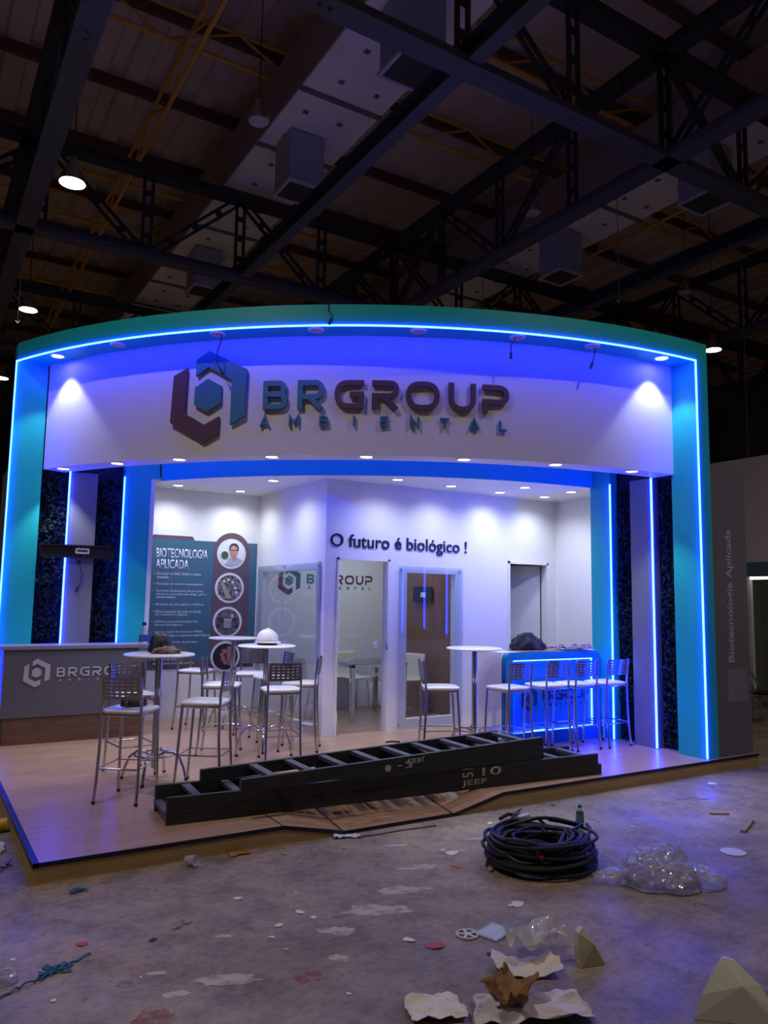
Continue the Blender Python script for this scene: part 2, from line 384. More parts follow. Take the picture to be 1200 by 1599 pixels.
for xx, yy in ((R1, .9), (R2, .9)): MB().beam((xx, .01, .008), (xx, .9, HP+.002), .008, .006).build('joint_strip', 'trim_dark', pf)
MB().beam((K1, .01, HP+.001), (K1, .55, HP+.001), .008, .004).build('joint_strip', 'trim_dark', pf)

# ------------------------------------------------------------------ walls of the stand
T = .06
def wallbox(name, label, *bs, m='white'):
    q = MB()
    for b in bs: q.box(*b)
    return struct(q.build(name, m), label)
YO, XO, YB = 2.97, 3.42, 5.05
wallbox('wall_back', 'white back wall carrying the blue information poster', (.3, 7.22, YB, YB+T, HP, ZS))
wallbox('wall_office_front', 'white office front wall with doorways below the dark slogan',
        (XO, 3.60, YO, YO+.10, HP, ZS), (3.60, 4.29, YO, YO+.10, 2.18, ZS), (4.29, 4.576, YO, YO+.10, HP, ZS), (4.576, 5.33, YO, YO+.10, 2.05, ZS), (4.576, 5.33, YO, YO+.10, HP, .25),
        (5.33, 6.255, YO, YO+.10, HP, ZS), (6.255, 6.94, YO, YO+.10, 2.23, ZS), (6.94, 7.16, YO, YO+.10, HP, ZS))
wallbox('wall_office_side', 'white office side wall with wide glass window beside the poster',
        (XO, XO+.09, YO+.10, 3.20, HP, ZS), (XO, XO+.09, 3.20, 4.86, 2.06, ZS), (XO, XO+.09, 3.20, 4.86, HP, .21), (XO, XO+.09, 4.86, YB, HP, ZS))
wallbox('wall_store_side', 'white end wall next to the storeroom doorway', (7.12, 7.18, 1.62, YB, HP, ZS))
wallbox('wall_office_wood', 'brown vertical grain wood wall inside the glass office', (5.70, 5.76, YO+.10, YB, HP, ZS), m='wood_panel')
wallbox('wall_store_back', 'pale grey partition inside the storeroom', (5.76, 7.12, 4.2, 4.26, HP, ZS), m='storage_grey')
# white jamb liners of the door opening
for nm, b in (('trim_1', (3.575, 3.603, YO-.012, YO+.11, HP, 2.205)), ('trim_2', (4.287, 4.315, YO-.012, YO+.11, HP, 2.205)), ('trim_3', (3.575, 4.315, YO-.012, YO+.11, 2.177, 2.205)),
              ('trim_4', (6.225, 6.258, YO-.012, YO+.11, HP, 2.26)), ('trim_5', (6.937, 6.97, YO-.012, YO+.11, HP, 2.26)), ('trim_6', (6.225, 6.97, YO-.012, YO+.11, 2.227, 2.26))):
    struct(MB().box(*b).build(nm, 'white_gloss'))
# stand ceiling (white) and inner arch
pts = []
a0, a1 = th_y(4.36, RI), th_x(6.42, RI)
for i in range(41):
    p = arc(a0+(a1-a0)*i/40, RI-.03); pts.append((p.x, p.y))
pts += [(7.18, 1.60), (7.18, YB), (1.70, YB)]
struct(MB().prism(pts[::-1], ZS, ZS+.05).build('ceiling_stand', 'white'), 'white stand ceiling with round downlights above the tables')
# ---- outer arch
oa = thing('outer_arch', 'tall teal arch with curved white fascia and blue light line framing the stand', 'arch'); oa['kind'] = 'structure'
A0, A1 = th_y(4.36, RO), th_x(6.39, RO)
MB().arcbox((OX,OY), RF, RO, A0, A1, ZL, ZT, 64).build('header_band', 'teal', oa, True, 30)
f0, f1 = th_y(4.36, RF), th_x(6.40, RF)
MB().arcbox((OX,OY), RB, RF-.001, f0, f1, ZS, ZT-.01, 64).build('fascia', 'fascia_white', oa, True, 30)
MB().box(6.39, 6.584, .05, .40, HP, ZT).build('pillar', 'teal', oa)
MB().box(.12, .455, 4.36, 4.58, HP, ZT).build('pillar', 'teal', oa)
def led(p, a, b, wd=.014): 
    return MB().beam(a, b, wd, wd).build('led_strip', 'led_blue', p)
MB().arcbox((OX,OY), RO-.006, RO+.008, A0+.05, A1-.05, ZL-.014, ZL, 72).build('led_strip', 'led_blue', oa)
led(oa, (6.383, .044, HP+.01), (6.383, .044, ZL)); led(oa, (.114, 4.353, .45), (.114, 4.353, ZL))
# ---- inner arch
ia = thing('inner_arch', 'inner teal arch with glowing blue edges at the mouth of the white room', 'arch'); ia['kind'] = 'structure'
MB().arcbox((OX,OY), RI-.03, RI, a0, a1, ZS-.01, 3.75, 48).build('header_band', 'teal', ia, True, 30)
MB().box(6.40, 6.52, 1.295, 1.615, HP, 3.75).build('side_panel', 'teal', ia); MB().box(1.385, 1.699, 4.36, 4.48, HP, 3.75).build('side_panel', 'teal', ia)
led(ia, (6.393, 1.292, HP+.01), (6.393, 1.292, ZS)); led(ia, (1.380, 4.353, 1.16), (1.380, 4.353, ZS))
MB().arcbox((OX,OY), RB-.016, RB-.004, f0+1.5, f1-1.5, 3.58, 3.594, 60).build('cove_led', 'led_blue', ia)
MB().box(6.521, 6.68, 1.60, 1.615, HP, ZS).build('end_panel', 'white', ia); MB().box(1.70, 1.75, 4.352, 4.64, HP, ZS).build('end_panel', 'white', ia)
MB().box(1.69, 1.80, 4.352, 4.46, ZS+.001, 3.75).build('corner_block', 'teal', ia); MB().box(6.401, 6.46, 1.58, 1.70, ZS+.001, 3.75).build('corner_block', 'teal', ia)
# ---- core walls behind the hedges, grey side boxes
wallbox('wall_right_core', 'dark recess wall behind the hedge strips beside the bar', (6.56, 6.68, .40, 1.599, HP, 3.75), m='hedge_board')
wallbox('wall_left_core', 'dark recess wall behind the hedge strips above the counter', (.455, 1.699, 4.53, 4.64, HP, 3.75), m='hedge_board')
wallbox('wall_right_end', 'grey end box with upright pale lettering outside the teal pillar', (6.585, 7.19, .06, .40, HP, 3.15), m='grey')
wallbox('wall_left_end', 'plain grey end box outside the teal pillar behind the counter', (.13, .45, 4.581, 5.25, HP, 3.15), m='grey')
# grey posts with led edge
for (nm, lab, bx_, l0, l1) in (('grey_post', 'slim grey post with blue light edge between hedge strips beside the bar', (6.40, 6.52, .685, .995, HP, ZS), (6.393, .682, HP+.01), (6.393, .682, ZS)),
                               ('grey_post', 'slim grey post with blue light edge carrying the black screen bracket', (.765, 1.075, 4.36, 4.48, HP, ZS), (.760, 4.353, 1.16), (.760, 4.353, ZS))):
    t = thing(nm, lab, 'post'); MB().box(*bx_).build('panel', 'post_grey', t)
    led(t, l0, l1, .016)

# ---- hedge strips
def hedge(label, axis, lo, hi, plane, z0, z1, seed):
    rnd = random.Random(seed); t = thing('hedge_panel', label, 'hedge', group='dark artificial hedge strips between the posts')
    fa, fb = MB(), MB(); nl = int((hi-lo)*(z1-z0)*2600)
    for i in range(nl):
        a = rnd.uniform(lo+.01, hi-.01); z = rnd.uniform(z0+.03, z1-.03)
        bump = noise.noise(Vector((a*5+seed, z*5, 0)))*.03
        dpt = rnd.uniform(.005, .065)+bump
        dpt = min(max(dpt, .002), .085)
        L = rnd.uniform(.022, .042); W = L*.45
        d1 = Vector((rnd.uniform(-1,1), rnd.uniform(-.7,.7), rnd.uniform(-1,1))).normalized(); d2 = d1.cross(Vector((rnd.uniform(-1,1), rnd.uniform(-1,1), rnd.uniform(-1,1)))).normalized()
        c = Vector((plane+.085-dpt, a, z)) if axis == 'x' else Vector((a, plane+.085-dpt, z))
        if axis == 'x' : d1 = Vector((d1.y, d1.x, d1.z)); d2 = Vector((d2.y, d2.x, d2.z))
        q = [c-d1*L, c+d2*W, c+d1*L, c-d2*W]
        k = 1 if axis == 'x' else 1
        for p in q:
            comp = 0 if axis == 'x' else 1
            p[comp] = min(max(p[comp], plane-.012), plane+.088)
            oc = 1-comp; p[oc] = min(max(p[oc], lo), hi); p.z = min(max(p.z, z0), z1)
        (fa if rnd.random() < .6 else fb).add(q, [(0,1,2,3)])
    o = fa.build('foliage', 'leaf_a', t); o['kind'] = 'stuff'; o = fb.build('foliage', 'leaf_b', t); o['kind'] = 'stuff'
    return t
hedge('dark leafy hedge strip between right teal pillar and slim grey post', 'x', .405, .682, 6.47, HP, ZS, 1)
hedge('dark leafy hedge strip between slim grey post and bar-side teal panel', 'x', 1.0, 1.29, 6.47, HP, ZS, 2)
hedge('dark leafy hedge strip above counter next to the outer teal pillar', 'y', .46, .762, 4.44, 1.17, ZS, 3)
hedge('dark leafy hedge strip above counter next to the poster room', 'y', 1.08, 1.382, 4.44, 1.17, ZS, 4)

# ------------------------------------------------------------------ downlights
def make_downlight(r=.072):
    t = thing('downlight', 'x', 'downlight')
    MB().lathe([(r*.80,-.002),(r*.98,-.010),(r*1.12,-.006),(r*1.15,.0),(r*.80,.0)], 28, caps=False).build('trim_ring', 'white_gloss', t, True)
    MB().lathe([(r*.82,-.004),(r*.82,-.001)], 28).build('lens', 'lens_white', t)
    return t
def add_spot(t, watts, ang=95, blend=.55, col=(.82, .89, 1.)):
    ld = bpy.data.lights.new('downlight_beam', 'SPOT'); ld.energy = watts; ld.spot_size = math.radians(ang); ld.spot_blend = blend; ld.color = col; ld.shadow_soft_size = .04
    lo = bpy.data.objects.new('downlight_beam', ld); lk(lo, t); lo.location = (0,0,-.02)
dl = make_downlight(); first = True
def downlight(loc, label, group, watts, ang=95, blend=.55):
    global first
    if first: d = dl; d.location = loc; d['label'] = label; d['group'] = group; first = False
    else: d = dup(dl, loc, 0, label, group)
    return d, watts, ang, blend
todo = []
for th in (206.0, 213.5, 220.5, 229.5, 237.9, 246.5, 255.2, 263.6):
    p = arc(th, RO-.40); todo.append(downlight((p.x, p.y, ZS), 'round lit downlight in the fascia underside', 'downlights under the white fascia', E_SOFF, 80, .5))
for x, y in ((2.12,4.66),(2.98,4.68),(2.96,3.52)):
    todo.append(downlight((x, y, ZS), 'round lit downlight in the stand ceiling near the poster', 'downlights by the poster wall', E_DOWN*1.3, 150, 1.))
for x, y in ((4.13,2.52),(4.95,2.56),(5.80,2.63)):
    todo.append(downlight((x, y, ZS), 'round lit downlight in the stand ceiling along the slogan wall', 'downlights along the slogan wall', E_DOWN, 150, 1.))
for x, y in ((5.76,2.10),(6.56,2.60),(6.50,2.04)):
    todo.append(downlight((x, y, ZS), 'round lit downlight in the stand ceiling over the bar corner', 'downlights over the bar corner', E_DOWN, 150, 1.))
for x, y in ((4.3,4.1),(5.1,4.1)):
    todo.append(downlight((x, y, ZS), 'added round downlight in the ceiling inside the glass office', 'added downlights inside the office', E_DOWN*1.5, 150, 1.))  # added lamps, none seen here; they brighten the office interior
for th in (207.2, 265.4):
    p = arc(th, RO-.14); todo.append(downlight((p.x, p.y, ZL), 'round lit downlight under the teal header shining on the white fascia end', 'lit downlights under the teal header', 42, 85, .35))
for d, wt, an, bl in todo: add_spot(d, wt, an, bl)
for th in (214.9, 225.0, 233.6, 242.1, 250.6, 257.7):
    p = arc(th, RO-.14); o = dup(dl, (p.x, p.y, ZL), 0, 'unlit round downlight under the teal header above the sign', 'unlit downlights under the teal header')
    for c in list(o.children):
        if c.type == 'LIGHT': bpy.data.objects.remove(c)
        elif c.name.startswith('lens'):
            me = c.data.copy(); c.data = me; me.materials.clear(); me.materials.append(MATS['lamp_off'])

# ------------------------------------------------------------------ logo glyphs
def rnd_poly(P, r, closed=False, k=5):
    out = []; n = len(P)
    for i in range(n):
        if not closed and i in (0, n-1): out.append(Vector(P[i])); continue
        b = Vector(P[i]); a = Vector(P[i-1]); c = Vector(P[(i+1)%n])
        ra = min(r, (a-b).length*.49); rc = min(r, (c-b).length*.49)
        p0 = b+(a-b).normalized()*ra; p1 = b+(c-b).normalized()*rc
        for j in range(k+1):
            t = j/k; out.append(p0*(1-t)**2+b*2*t*(1-t)+p1*t*t)
    return out
def stroke(mb, P, t, d, closed=False):
    P = [Vector(p) for p in P]; n = len(P); L = []; Rr = []
    for i in range(n):
        a = P[i-1] if (i > 0 or closed) else None; b = P[(i+1)%n] if (i < n-1 or closed) else None
        d1 = (P[i]-a).normalized() if a is not None and (P[i]-a).length > 1e-6 else None
        d2 = (b-P[i]).normalized() if b is not None and (b-P[i]).length > 1e-6 else None
        d1 = d1 or d2; d2 = d2 or d1
        n1 = Vector((-d1.y, d1.x)); n2 = Vector((-d2.y, d2.x)); mm = (n1+n2)
        mm = mm.normalized() if mm.length > 1e-4 else n1
        s = t/2/max(mm.dot(n1), .35)
        L.append(P[i]+mm*s); Rr.append(P[i]-mm*s)
    for i in range(n if closed else n-1):
        j = (i+1)%n; q = [Rr[i], Rr[j], L[j], L[i]]
        mb.add([(p.x,p.y,0) for p in q]+[(p.x,p.y,d) for p in q], [(3,2,1,0),(4,5,6,7),(0,1,5,4),(1,2,6,5),(2,3,7,6),(3,0,4,7)])
GL = {}
def glyph(ch, t=.185):
    c = t/2; S = []
    w = {'B':.86,'R':.92,'G':1.0,'r':.92,'O':1.16,'U':.95,'p':.95,'A':.95,'M':1.0,'I':t,'E':.8,'N':.9,'T':.9,'L':.75}[ch]
    if ch == 'B': S = [([(c,0),(c,1)],0,0), ([(c,1-c),(w-c-.04,1-c),(w-c-.04,.52),(c,.52)],.2,0), ([(c,.52),(w-c,.52),(w-c,c),(c,c)],.2,0)]
    if ch == 'R': S = [([(c,0),(c,1)],0,0), ([(c,1-c),(w-c,1-c),(w-c,.42),(c,.42)],.24,0), ([(.45*w,.42),(w-c,0)],0,0)]
    if ch == 'r': S = [([(0,1-c),(w-c,1-c),(w-c,.46),(0,.46)],.24,0), ([(c,.46),(c,0)],0,0), ([(.45*w,.42),(w-c,0)],0,0)]
    if ch == 'G': S = [([(w,1-c),(c,1-c),(c,c),(w,c)],.40,0), ([(w-c,0),(w-c,.58)],0,0), ([(w,.50),(.52*w,.50)],0,0)]
    if ch == 'O': S = [([(c,c),(w-c,c),(w-c,1-c),(c,1-c)],.42,1)]
    if ch == 'U': S = [([(c,1),(c,c),(w-c,c),(w-c,1)],.38,0)]
    if ch == 'p': S = [([(0,1-c),(w-c,1-c),(w-c,.40),(0,.40)],.3,0), ([(c,.40),(c,0)],0,0)]
    if ch == 'A': S = [([(c*.6,0),(w/2,1),(w-c*.6,0)],0,0), ([(.25*w,.3),(.75*w,.3)],0,0)]
    if ch == 'M': S = [([(c,0),(c,1),(w/2,.35),(w-c,1),(w-c,0)],0,0)]
    if ch == 'I': S = [([(c,0),(c,1)],0,0)]
    if ch == 'E': S = [([(w,1-c),(c,1-c),(c,c),(w,c)],0,0), ([(c,.5),(w*.9,.5)],0,0)]
    if ch == 'N': S = [([(c,0),(c,1),(w-c,0),(w-c,1)],0,0)]
    if ch == 'T': S = [([(0,1-c),(w,1-c)],0,0), ([(w/2,1-c),(w/2,0)],0,0)]
    if ch == 'L': S = [([(c,1),(c,c),(w,c)],0,0)]
    return w, S, t
def glyph_mesh(ch, h, d, m):
    key = (ch, h, d, m)
    if key in GL: return GL[key]
    w, S, t = glyph(ch); mb = MB()
    for si, (P, r, cl) in enumerate(S):
        Q = rnd_poly(P, r, bool(cl)) if r else [Vector(p) for p in P]
        stroke(mb, [q*h for q in Q], t*h, d*(1+.12*si), bool(cl))
    o = mb.build('letter', m); me = o.data; bpy.data.objects.remove(o)
    GL[key] = (me, w*h); return GL[key]
EMB_BROWN = [(122,235),(222,180),(214,512),(362,600),(467,545),(462,672),(358,728),(108,575)]
EMB_TEAL = [(288,128),(378,65),(655,215),(650,552),(548,608),(552,288),(378,185),(288,245)]
EMB_HEX = [(378,268),(475,325),(474,450),(377,510),(282,455),(285,328)]
def emblem_mesh(P, k, d, m):
    Q = [((x-381)*k*1.03, -(y-394)*k*.97) for x, y in P][::-1]
    o = MB().prism(Q, 0, d).build('emblem_piece', m); me = o.data; bpy.data.objects.remove(o); return me
def logo(root, place, h, mt, mb_, d, emb_c, emb_k, lets, ambs, amb_h, amb_y, thin=None):
    """place(s, z) -> matrix at arc length s and height z; lets: list of (char, s, mat)"""
    for P, m, nm in ((EMB_BROWN, mb_, 'emblem_bracket'), (EMB_TEAL, mt, 'emblem_bracket'), (EMB_HEX, mt, 'emblem_hexagon')):
        o = bpy.data.objects.new(nm, emblem_mesh(P, emb_k, d, m)); lk(o, root); setm(o, place(*emb_c))
    for ch, s, z, m in lets:
        me, w_ = glyph_mesh(ch, h, d, m); o = bpy.data.objects.new('letter', me); lk(o, root)
        mm = place(s+w_/2, z); setm(o, mm @ Matrix.Translation((-w_/2, 0, 0)))
    for ch, s in ambs:
        me, w_ = glyph_mesh(ch, amb_h, d*.8, mt); o = bpy.data.objects.new('small_letter', me); lk(o, root); setm(o, place(s, amb_y) @ Matrix.Translation((-w_/2, 0, 0)))
# fascia sign on the curve
D2S = RF*PI/180
def place_arc(s, z):
    th = s/D2S; a = math.radians(th); p = arc(th, RF+.012); return frame((p.x, p.y, z), (-math.sin(a), math.cos(a), 0))
sg = thing('fascia_sign', 'large raised teal and brown BRGROUP AMBIENTAL logo on the white fascia', 'sign')
lets = [(c, a*D2S, 3.600, m) for c, a, m in (('B',228.85,'letter_teal'),('R',231.9,'letter_teal'),('G',235.1,'letter_brown'),('r',238.3,'letter_brown'),('O',241.2,'letter_brown'),('U',244.9,'letter_brown'),('p',247.9,'letter_brown'))]
ambs = [(c, (229.05+2.588*i)*D2S) for i, c in enumerate('AMBIENTAL')]
logo(sg, place_arc, .295, 'letter_teal', 'letter_brown', .03, (223.72*D2S, 3.765), .00150, lets, ambs, .105, 3.425)
# counter logo
def flat(y): return lambda s, z: frame((s, y, z), (1,0,0))
def flat_logo(name, label, y, x_e, z_e, k, x0, x1, z0, h, mt, mb_, d, ah, az):
    t = thing(name, label, 'logo'); L = 'BRGrOUp'; ws = [glyph(c)[0]*h for c in L]; gap = (x1-x0-sum(ws))/6; x = x0; lets = []
    for c, w_ in zip(L, ws): lets.append((c, x, z0, mt if c in 'BR' else mb_)); x += w_+gap
    ambs = [(c, x0+.04+(x1-x0-.08)*i/8) for i, c in enumerate('AMBIENTAL')]
    logo(t, flat(y), h, mt, mb_, d, (x_e, z_e), k, lets, ambs, ah, az); return t
flat_logo('counter_logo', 'pale grey BRGROUP logo on the grey counter front', 3.970, .485, .872, .00047, .685, 1.55, .822, .10, 'logo_pale', 'logo_pale', .004, .028, .772)
flat_logo('bar_logo', 'dark BRGROUP logo on the glowing blue bar front', 1.532, 5.30, .625, .00042, 5.50, 6.24, .595, .12, 'logo_dark', 'logo_dark', .004, .03, .53)
flat_logo('office_logo', 'teal and brown BRGROUP logo on the back wall inside the office', YB-.001, 3.91, 1.955, .00062, 4.19, 5.30, 1.925, .135, 'letter_teal', 'letter_brown', .006, .045, 1.845)
# slogan and vertical lettering
tag(split_letters(text('slogan_lettering', 'O futuro é biológico !', 'letter_navy', 2.03, frame((3.479, YO-.001, 2.285), (1,0,0)), height=.205, depth=.012, bold=.008)), 'raised dark navy slogan lettering above the office door', 'lettering')
tag(split_letters(text('pillar_lettering', 'Biotecnologia Aplicada', 'logo_pale', 1.44, frame((6.945, .059, 1.10), (0,0,1), (-1,0,0)), height=.135, depth=.003, bold=.015)), 'pale upright lettering on the grey end box', 'lettering')
stk = MB().prism(rnd_poly([Vector((0,0)), Vector((.35,0)), Vector((.35,.345)), Vector((0,.345))], .03, True), 0, .002).build('square_sticker', 'counter_top'); setm(stk, frame((6.785, .059, .68), (1,0,0)))
tag(stk, 'blank pale square sticker below the upright lettering', 'sticker')

# ------------------------------------------------------------------ poster
ps = thing('information_poster', 'blue and brown information poster with four round pictures on the white wall', 'poster')
def pp(pts, z, d, nm, m, lab=None):
    o = plate(pts, d, 0).build(nm, m, ps); setm(o, frame((0, YB-z, 0), (1,0,0)))
    if lab: o['label'] = lab
    return o
def rect(x0, x1, z0, z1): return [(x0,z0),(x1,z0),(x1,z1),(x0,z1)]
pp([(1.78,2.44),(2.49,2.44),(2.49,2.485),(2.46,2.515),(1.78,2.515)], .001, .003, 'brown_tab', 'poster_brown')
pp(rect(1.78, 3.40, .86, 2.462), .004, .003, 'blue_field', 'poster_teal')
pp(rect(1.78, 3.40, .755, .86), .001, .003, 'brown_foot', 'poster_brown')
pp([(2.765,.80),(3.285,.80)]+[(3.025+.26*math.cos(a*PI/16), 2.335+.26*math.sin(a*PI/16)) for a in range(17)], .008, .003, 'brown_column', 'poster_brown')
for i, (cz, m) in enumerate(((2.303,'photo_bg'),(1.835,'photo_machine'),(1.370,'photo_tank'),(.905,'photo_black'))):
    cx_ = 3.02-.012*i
    pp(circ(.208, 36, cx_, cz), .012, .003, 'round_frame', 'poster_white'); pp(circ(.176, 36, cx_, cz), .0155, .003, 'round_picture', m)
    if i == 0:
        pp([(cx_-.085,cz-.150),(cx_+.0,cz-.172),(cx_+.10,cz-.140),(cx_+.15,cz-.085),(cx_+.10,cz-.055),(cx_+.055,cz-.04),(cx_-.02,cz-.05),(cx_-.06,cz-.09)], .019, .002, 'picture_coat', 'photo_coat')
        pp([(cx_+.005,cz-.10),(cx_+.065,cz-.09),(cx_+.065,cz-.02),(cx_+.0,cz-.02)], .0205, .002, 'picture_neck', 'photo_skin')
        pp([(cx_+.03+.072*math.cos(a), cz+.075+.075*math.sin(a)) for a in [k*2*PI/20 for k in range(20)]], .0220, .002, 'picture_hair', 'photo_hair')
        pp([(cx_+.028+.060*math.cos(a), cz+.030+.085*math.sin(a)) for a in [k*2*PI/20 for k in range(20)]], .0245, .002, 'picture_face', 'photo_skin')
        pp(rect(cx_-.03, cx_+.092, cz+.048, cz+.056), .0265, .002, 'picture_glasses', 'photo_hair'); pp(rect(cx_+.010, cx_+.048, cz-.022, cz-.014), .0265, .002, 'picture_mouth', 'photo_pink')
        pp(circ(.052, 20, cx_-.100, cz-.020), .024, .002, 'picture_dish', 'photo_green')
    if i == 1:
        pp([(cx_-.13,cz+.06),(cx_-.09,cz+.07),(cx_+.04,cz-.14),(cx_-.05,cz-.14)], .019, .002, 'picture_rack', 'photo_plate')
        for dx, dz in ((-.02,.11),(.04,.08),(.08,.0),(-.08,.09),(.10,-.06)): pp(circ(.022, 10, cx_+dx, cz+dz), .019, .002, 'picture_gauge', 'photo_bright')
    if i == 2:
        pp(rect(cx_-.05, cx_+.055, cz-.08, cz+.03), .019, .002, 'picture_tank', 'photo_steel'); pp(rect(cx_-.055, cx_+.06, cz+.03, cz+.042), .019, .002, 'picture_rim', 'photo_bright'); pp(rect(cx_+.05, cx_+.08, cz+.06, cz+.10), .019, .002, 'picture_lamp', 'photo_bright')
        pp(rect(cx_-.12, cx_-.07, cz-.06, cz+.02), .019, .002, 'picture_tank', 'photo_tank')
    if i == 3:
        for dx, dz, r in ((-.02,.07,.035),(-.05,.03,.03),(-.03,-.03,.035),(.0,-.08,.03),(.08,.02,.07),(.06,-.07,.05),(.05,.10,.04)): pp(circ(r, 12, cx_+dx, cz+dz), .019+.0005*abs(dx*10), .002, 'picture_bead', 'photo_pink')
text('title', 'BIOTECNOLOGIA', 'poster_white', .70, frame((1.985, YB-.008, 2.215), (1,0,0)), ps, .125, .002, .012)
text('title', 'APLICADA', 'poster_white', .44, frame((1.985, YB-.008, 2.070), (1,0,0)), ps, .125, .002, .012)
lines = [['Remoção de DBO, DQO e sólidos', 'totais.'], ['Redução de odores indesejáveis.'], ['Aumento da biomassa do processo', 'frente a variações de carga, pH e', 'temperatura.'], ['Redução de nitrogênio e fósforo.'],
         ['Menor acúmulo de lodo no fundo', 'de reatores e lagoas.'], ['Melhoria na sedimentação dos', 'flocos biológicos.'], ['Startup rápido do biota em MBBR,', 'lodos ativados e reatores anaeróbicos.'], ['Limpeza de caixas de gordura.'], ['Redução de compostos por', 'bioaumentação.'], ['Melhora da qualidade', 'do efluente tratado e lodo.']]
z = 1.985
for grp in lines:
    pp(circ(.010, 10, 1.975, z+.018), .008, .002, 'bullet', 'bullet')
    for ln in grp:
        text('text_line', ln, 'poster_text', .0193*len(ln)+.03, frame((2.01, YB-.008, z), (1,0,0)), ps, .036, .0015, .0); z -= .043
    z -= .048

# ------------------------------------------------------------------ windows and doors
w1 = bpy.data.objects.new('window_1', None); lk(w1); struct(w1, 'wide two-pane glass window in the office side wall')
for y0, y1 in ((3.09, 4.12), (4.125, 5.0)): MB().box(XO-.022, XO-.012, y0, y1, .16, 2.14).build('pane', 'pane_glass', w1)
for y, z in ((3.13,2.10),(4.96,2.10),(4.12,2.12),(3.13,.20),(4.96,.20)): MB().tube([(XO-.030,y,z),(XO-.001,y,z)], .012, 10).build('standoff', 'aluminium', w1)
MB().box(XO-.028, XO-.006, 3.075, 3.088, .15, 2.15).build('edge_profile', 'aluminium', w1)
w2 = bpy.data.objects.new('window_2', None); lk(w2); struct(w2, 'frameless glass window in front of the wood wall beside the office door')
MB().box(4.445, 5.44, YO-.022, YO-.012, .15, 2.13).build('pane', 'pane_glass', w2)
for x, z in ((4.48,2.09),(5.40,2.09),(4.48,.19),(5.40,.19)): MB().tube([(x,YO-.030,z),(x,YO-.001,z)], .013, 10).build('standoff', 'aluminium', w2)
d1 = bpy.data.objects.new('door_1', None); lk(d1); struct(d1, 'clear sliding glass door of the office with a round grip')
MB().box(3.66, 4.284, YO+.055, YO+.063, HP+.01, 2.17).build('pane', 'pane_glass', d1)
hd = MB(); hd.tube([(4.165+.032*math.cos(a), YO+.047, 1.155+.032*math.sin(a)) for a in [k*2*PI/24 for k in range(24)]], .010, 8, True); hd.build('grip_ring', 'white_gloss', d1, True)
gl = MB().tube([(4.165+.075*math.cos(a), YO+.0535, 1.155+.075*math.sin(a)) for a in [k*2*PI/28 for k in range(28)]], .003, 6, True).build('grip_disc', 'pane_glass', d1, True)
MB().tube([(4.165,YO+.040,1.155),(4.165,YO+.054,1.155)], .017, 16).build('grip_centre', 'white_gloss', d1)
d1l = MB().box(4.262, 4.288, YO-.03, YO-.0125, 1.10, 1.19).build('door_lock', 'aluminium'); tag(d1l, 'small metal lock plate on the door jamb', 'lock'); MB().tube([(4.275,YO-.036,1.12),(4.275,YO-.029,1.12)], .009, 10).build('keyhole', 'black_plastic', d1l)
for x, z, lab in ((3.622, 1.15, 'white wall switch inside the office doorway'), (3.622, .33, 'white socket low inside the office doorway')):
    s = MB().box(3.6035, 3.624, YO+.004, YO+.052, z-.06, z+.06).build('wall_socket', 'white_gloss', bevel=.004); tag(s, lab, 'socket')
d2 = bpy.data.objects.new('door_2', None); lk(d2); struct(d2, 'grey storeroom door leaf standing open inside its doorway')
MB().beam((6.93,YO+.13,1.18), (6.38,YO+.52,1.18), .035, 2.08).build('door_leaf', 'storage_white', d2); MB().tube([(6.445,YO+.452,1.12),(6.41,YO+.40,1.12)], .02, 12).build('door_knob', 'aluminium', d2)

# ------------------------------------------------------------------ counter (left) and bar (right)
ct = thing('logo_counter', 'grey reception counter with brown wood plinth below the hedge wall', 'counter', (0,0,0))
MB().box(.155, 1.655, 3.975, 4.345, .405, 1.118).build('body', 'counter_grey', ct)
MB().box(.130, 1.675, 3.955, 4.343, 1.118, 1.160).build('worktop', 'counter_top', ct, bevel=.004)
MB().box(.185, 1.640, 3.985, 4.345, HP, .405).build('plinth', 'walnut', ct)
bar = thing('bar_counter', 'rounded blue glowing bar counter with white side', 'bar')
BX0, BX1, BY0, BY1, BZ = 4.92, 6.385, 1.50, 1.98, 1.146
MB().box(BX0, BX1-.0, BY0+.06, BY1, HP, BZ-.012).build('body', 'white', bar)
out = rnd_poly([Vector((BX0,HP)), Vector((BX1,HP)), Vector((BX1,BZ)), Vector((BX0,BZ))], .10, True, 6)
out = [p for p in out]
def ring(outer, inner, y0, y1, nm, m, par):
    n = len(outer); mb = MB()
    for i in range(n):
        j = (i+1)%n; q = [outer[i], outer[j], inner[j], inner[i]]
        mb.add([(p.x,y0,p.y) for p in q]+[(p.x,y1,p.y) for p in q], [(0,1,2,3),(7,6,5,4),(0,4,5,1),(1,5,6,2),(2,6,7,3),(3,7,4,0)])
    return mb.build(nm, m, par)
def rrect(x0, x1, z0, z1, rb, rt, k=6):
    P = []
    for cx_, cz, r, a in ((x1-rb, z0+rb, rb, -90), (x1-rt, z1-rt, rt, 0), (x0+rt, z1-rt, rt, 90), (x0+rb, z0+rb, rb, 180)):
        for j in range(k+1): aa = math.radians(a+90*j/k); P.append(Vector((cx_+r*math.cos(aa), cz+r*math.sin(aa))))
    return P
oP, iP = rrect(BX0, BX1, HP, BZ, .012, .085), rrect(BX0+.105, BX1-.105, .265, BZ-.085, .008, .010)
ring(oP, iP, BY0-.01, BY0+.06, 'front_frame', 'bar_blue', bar)
MB().box(BX0+.09, BX1-.09, BY0+.035, BY0+.055, .25, BZ-.07).build('front_panel', 'bar_blue', bar)
x0, x1, z0, z1 = BX0+.112, BX1-.112, .272, BZ-.092
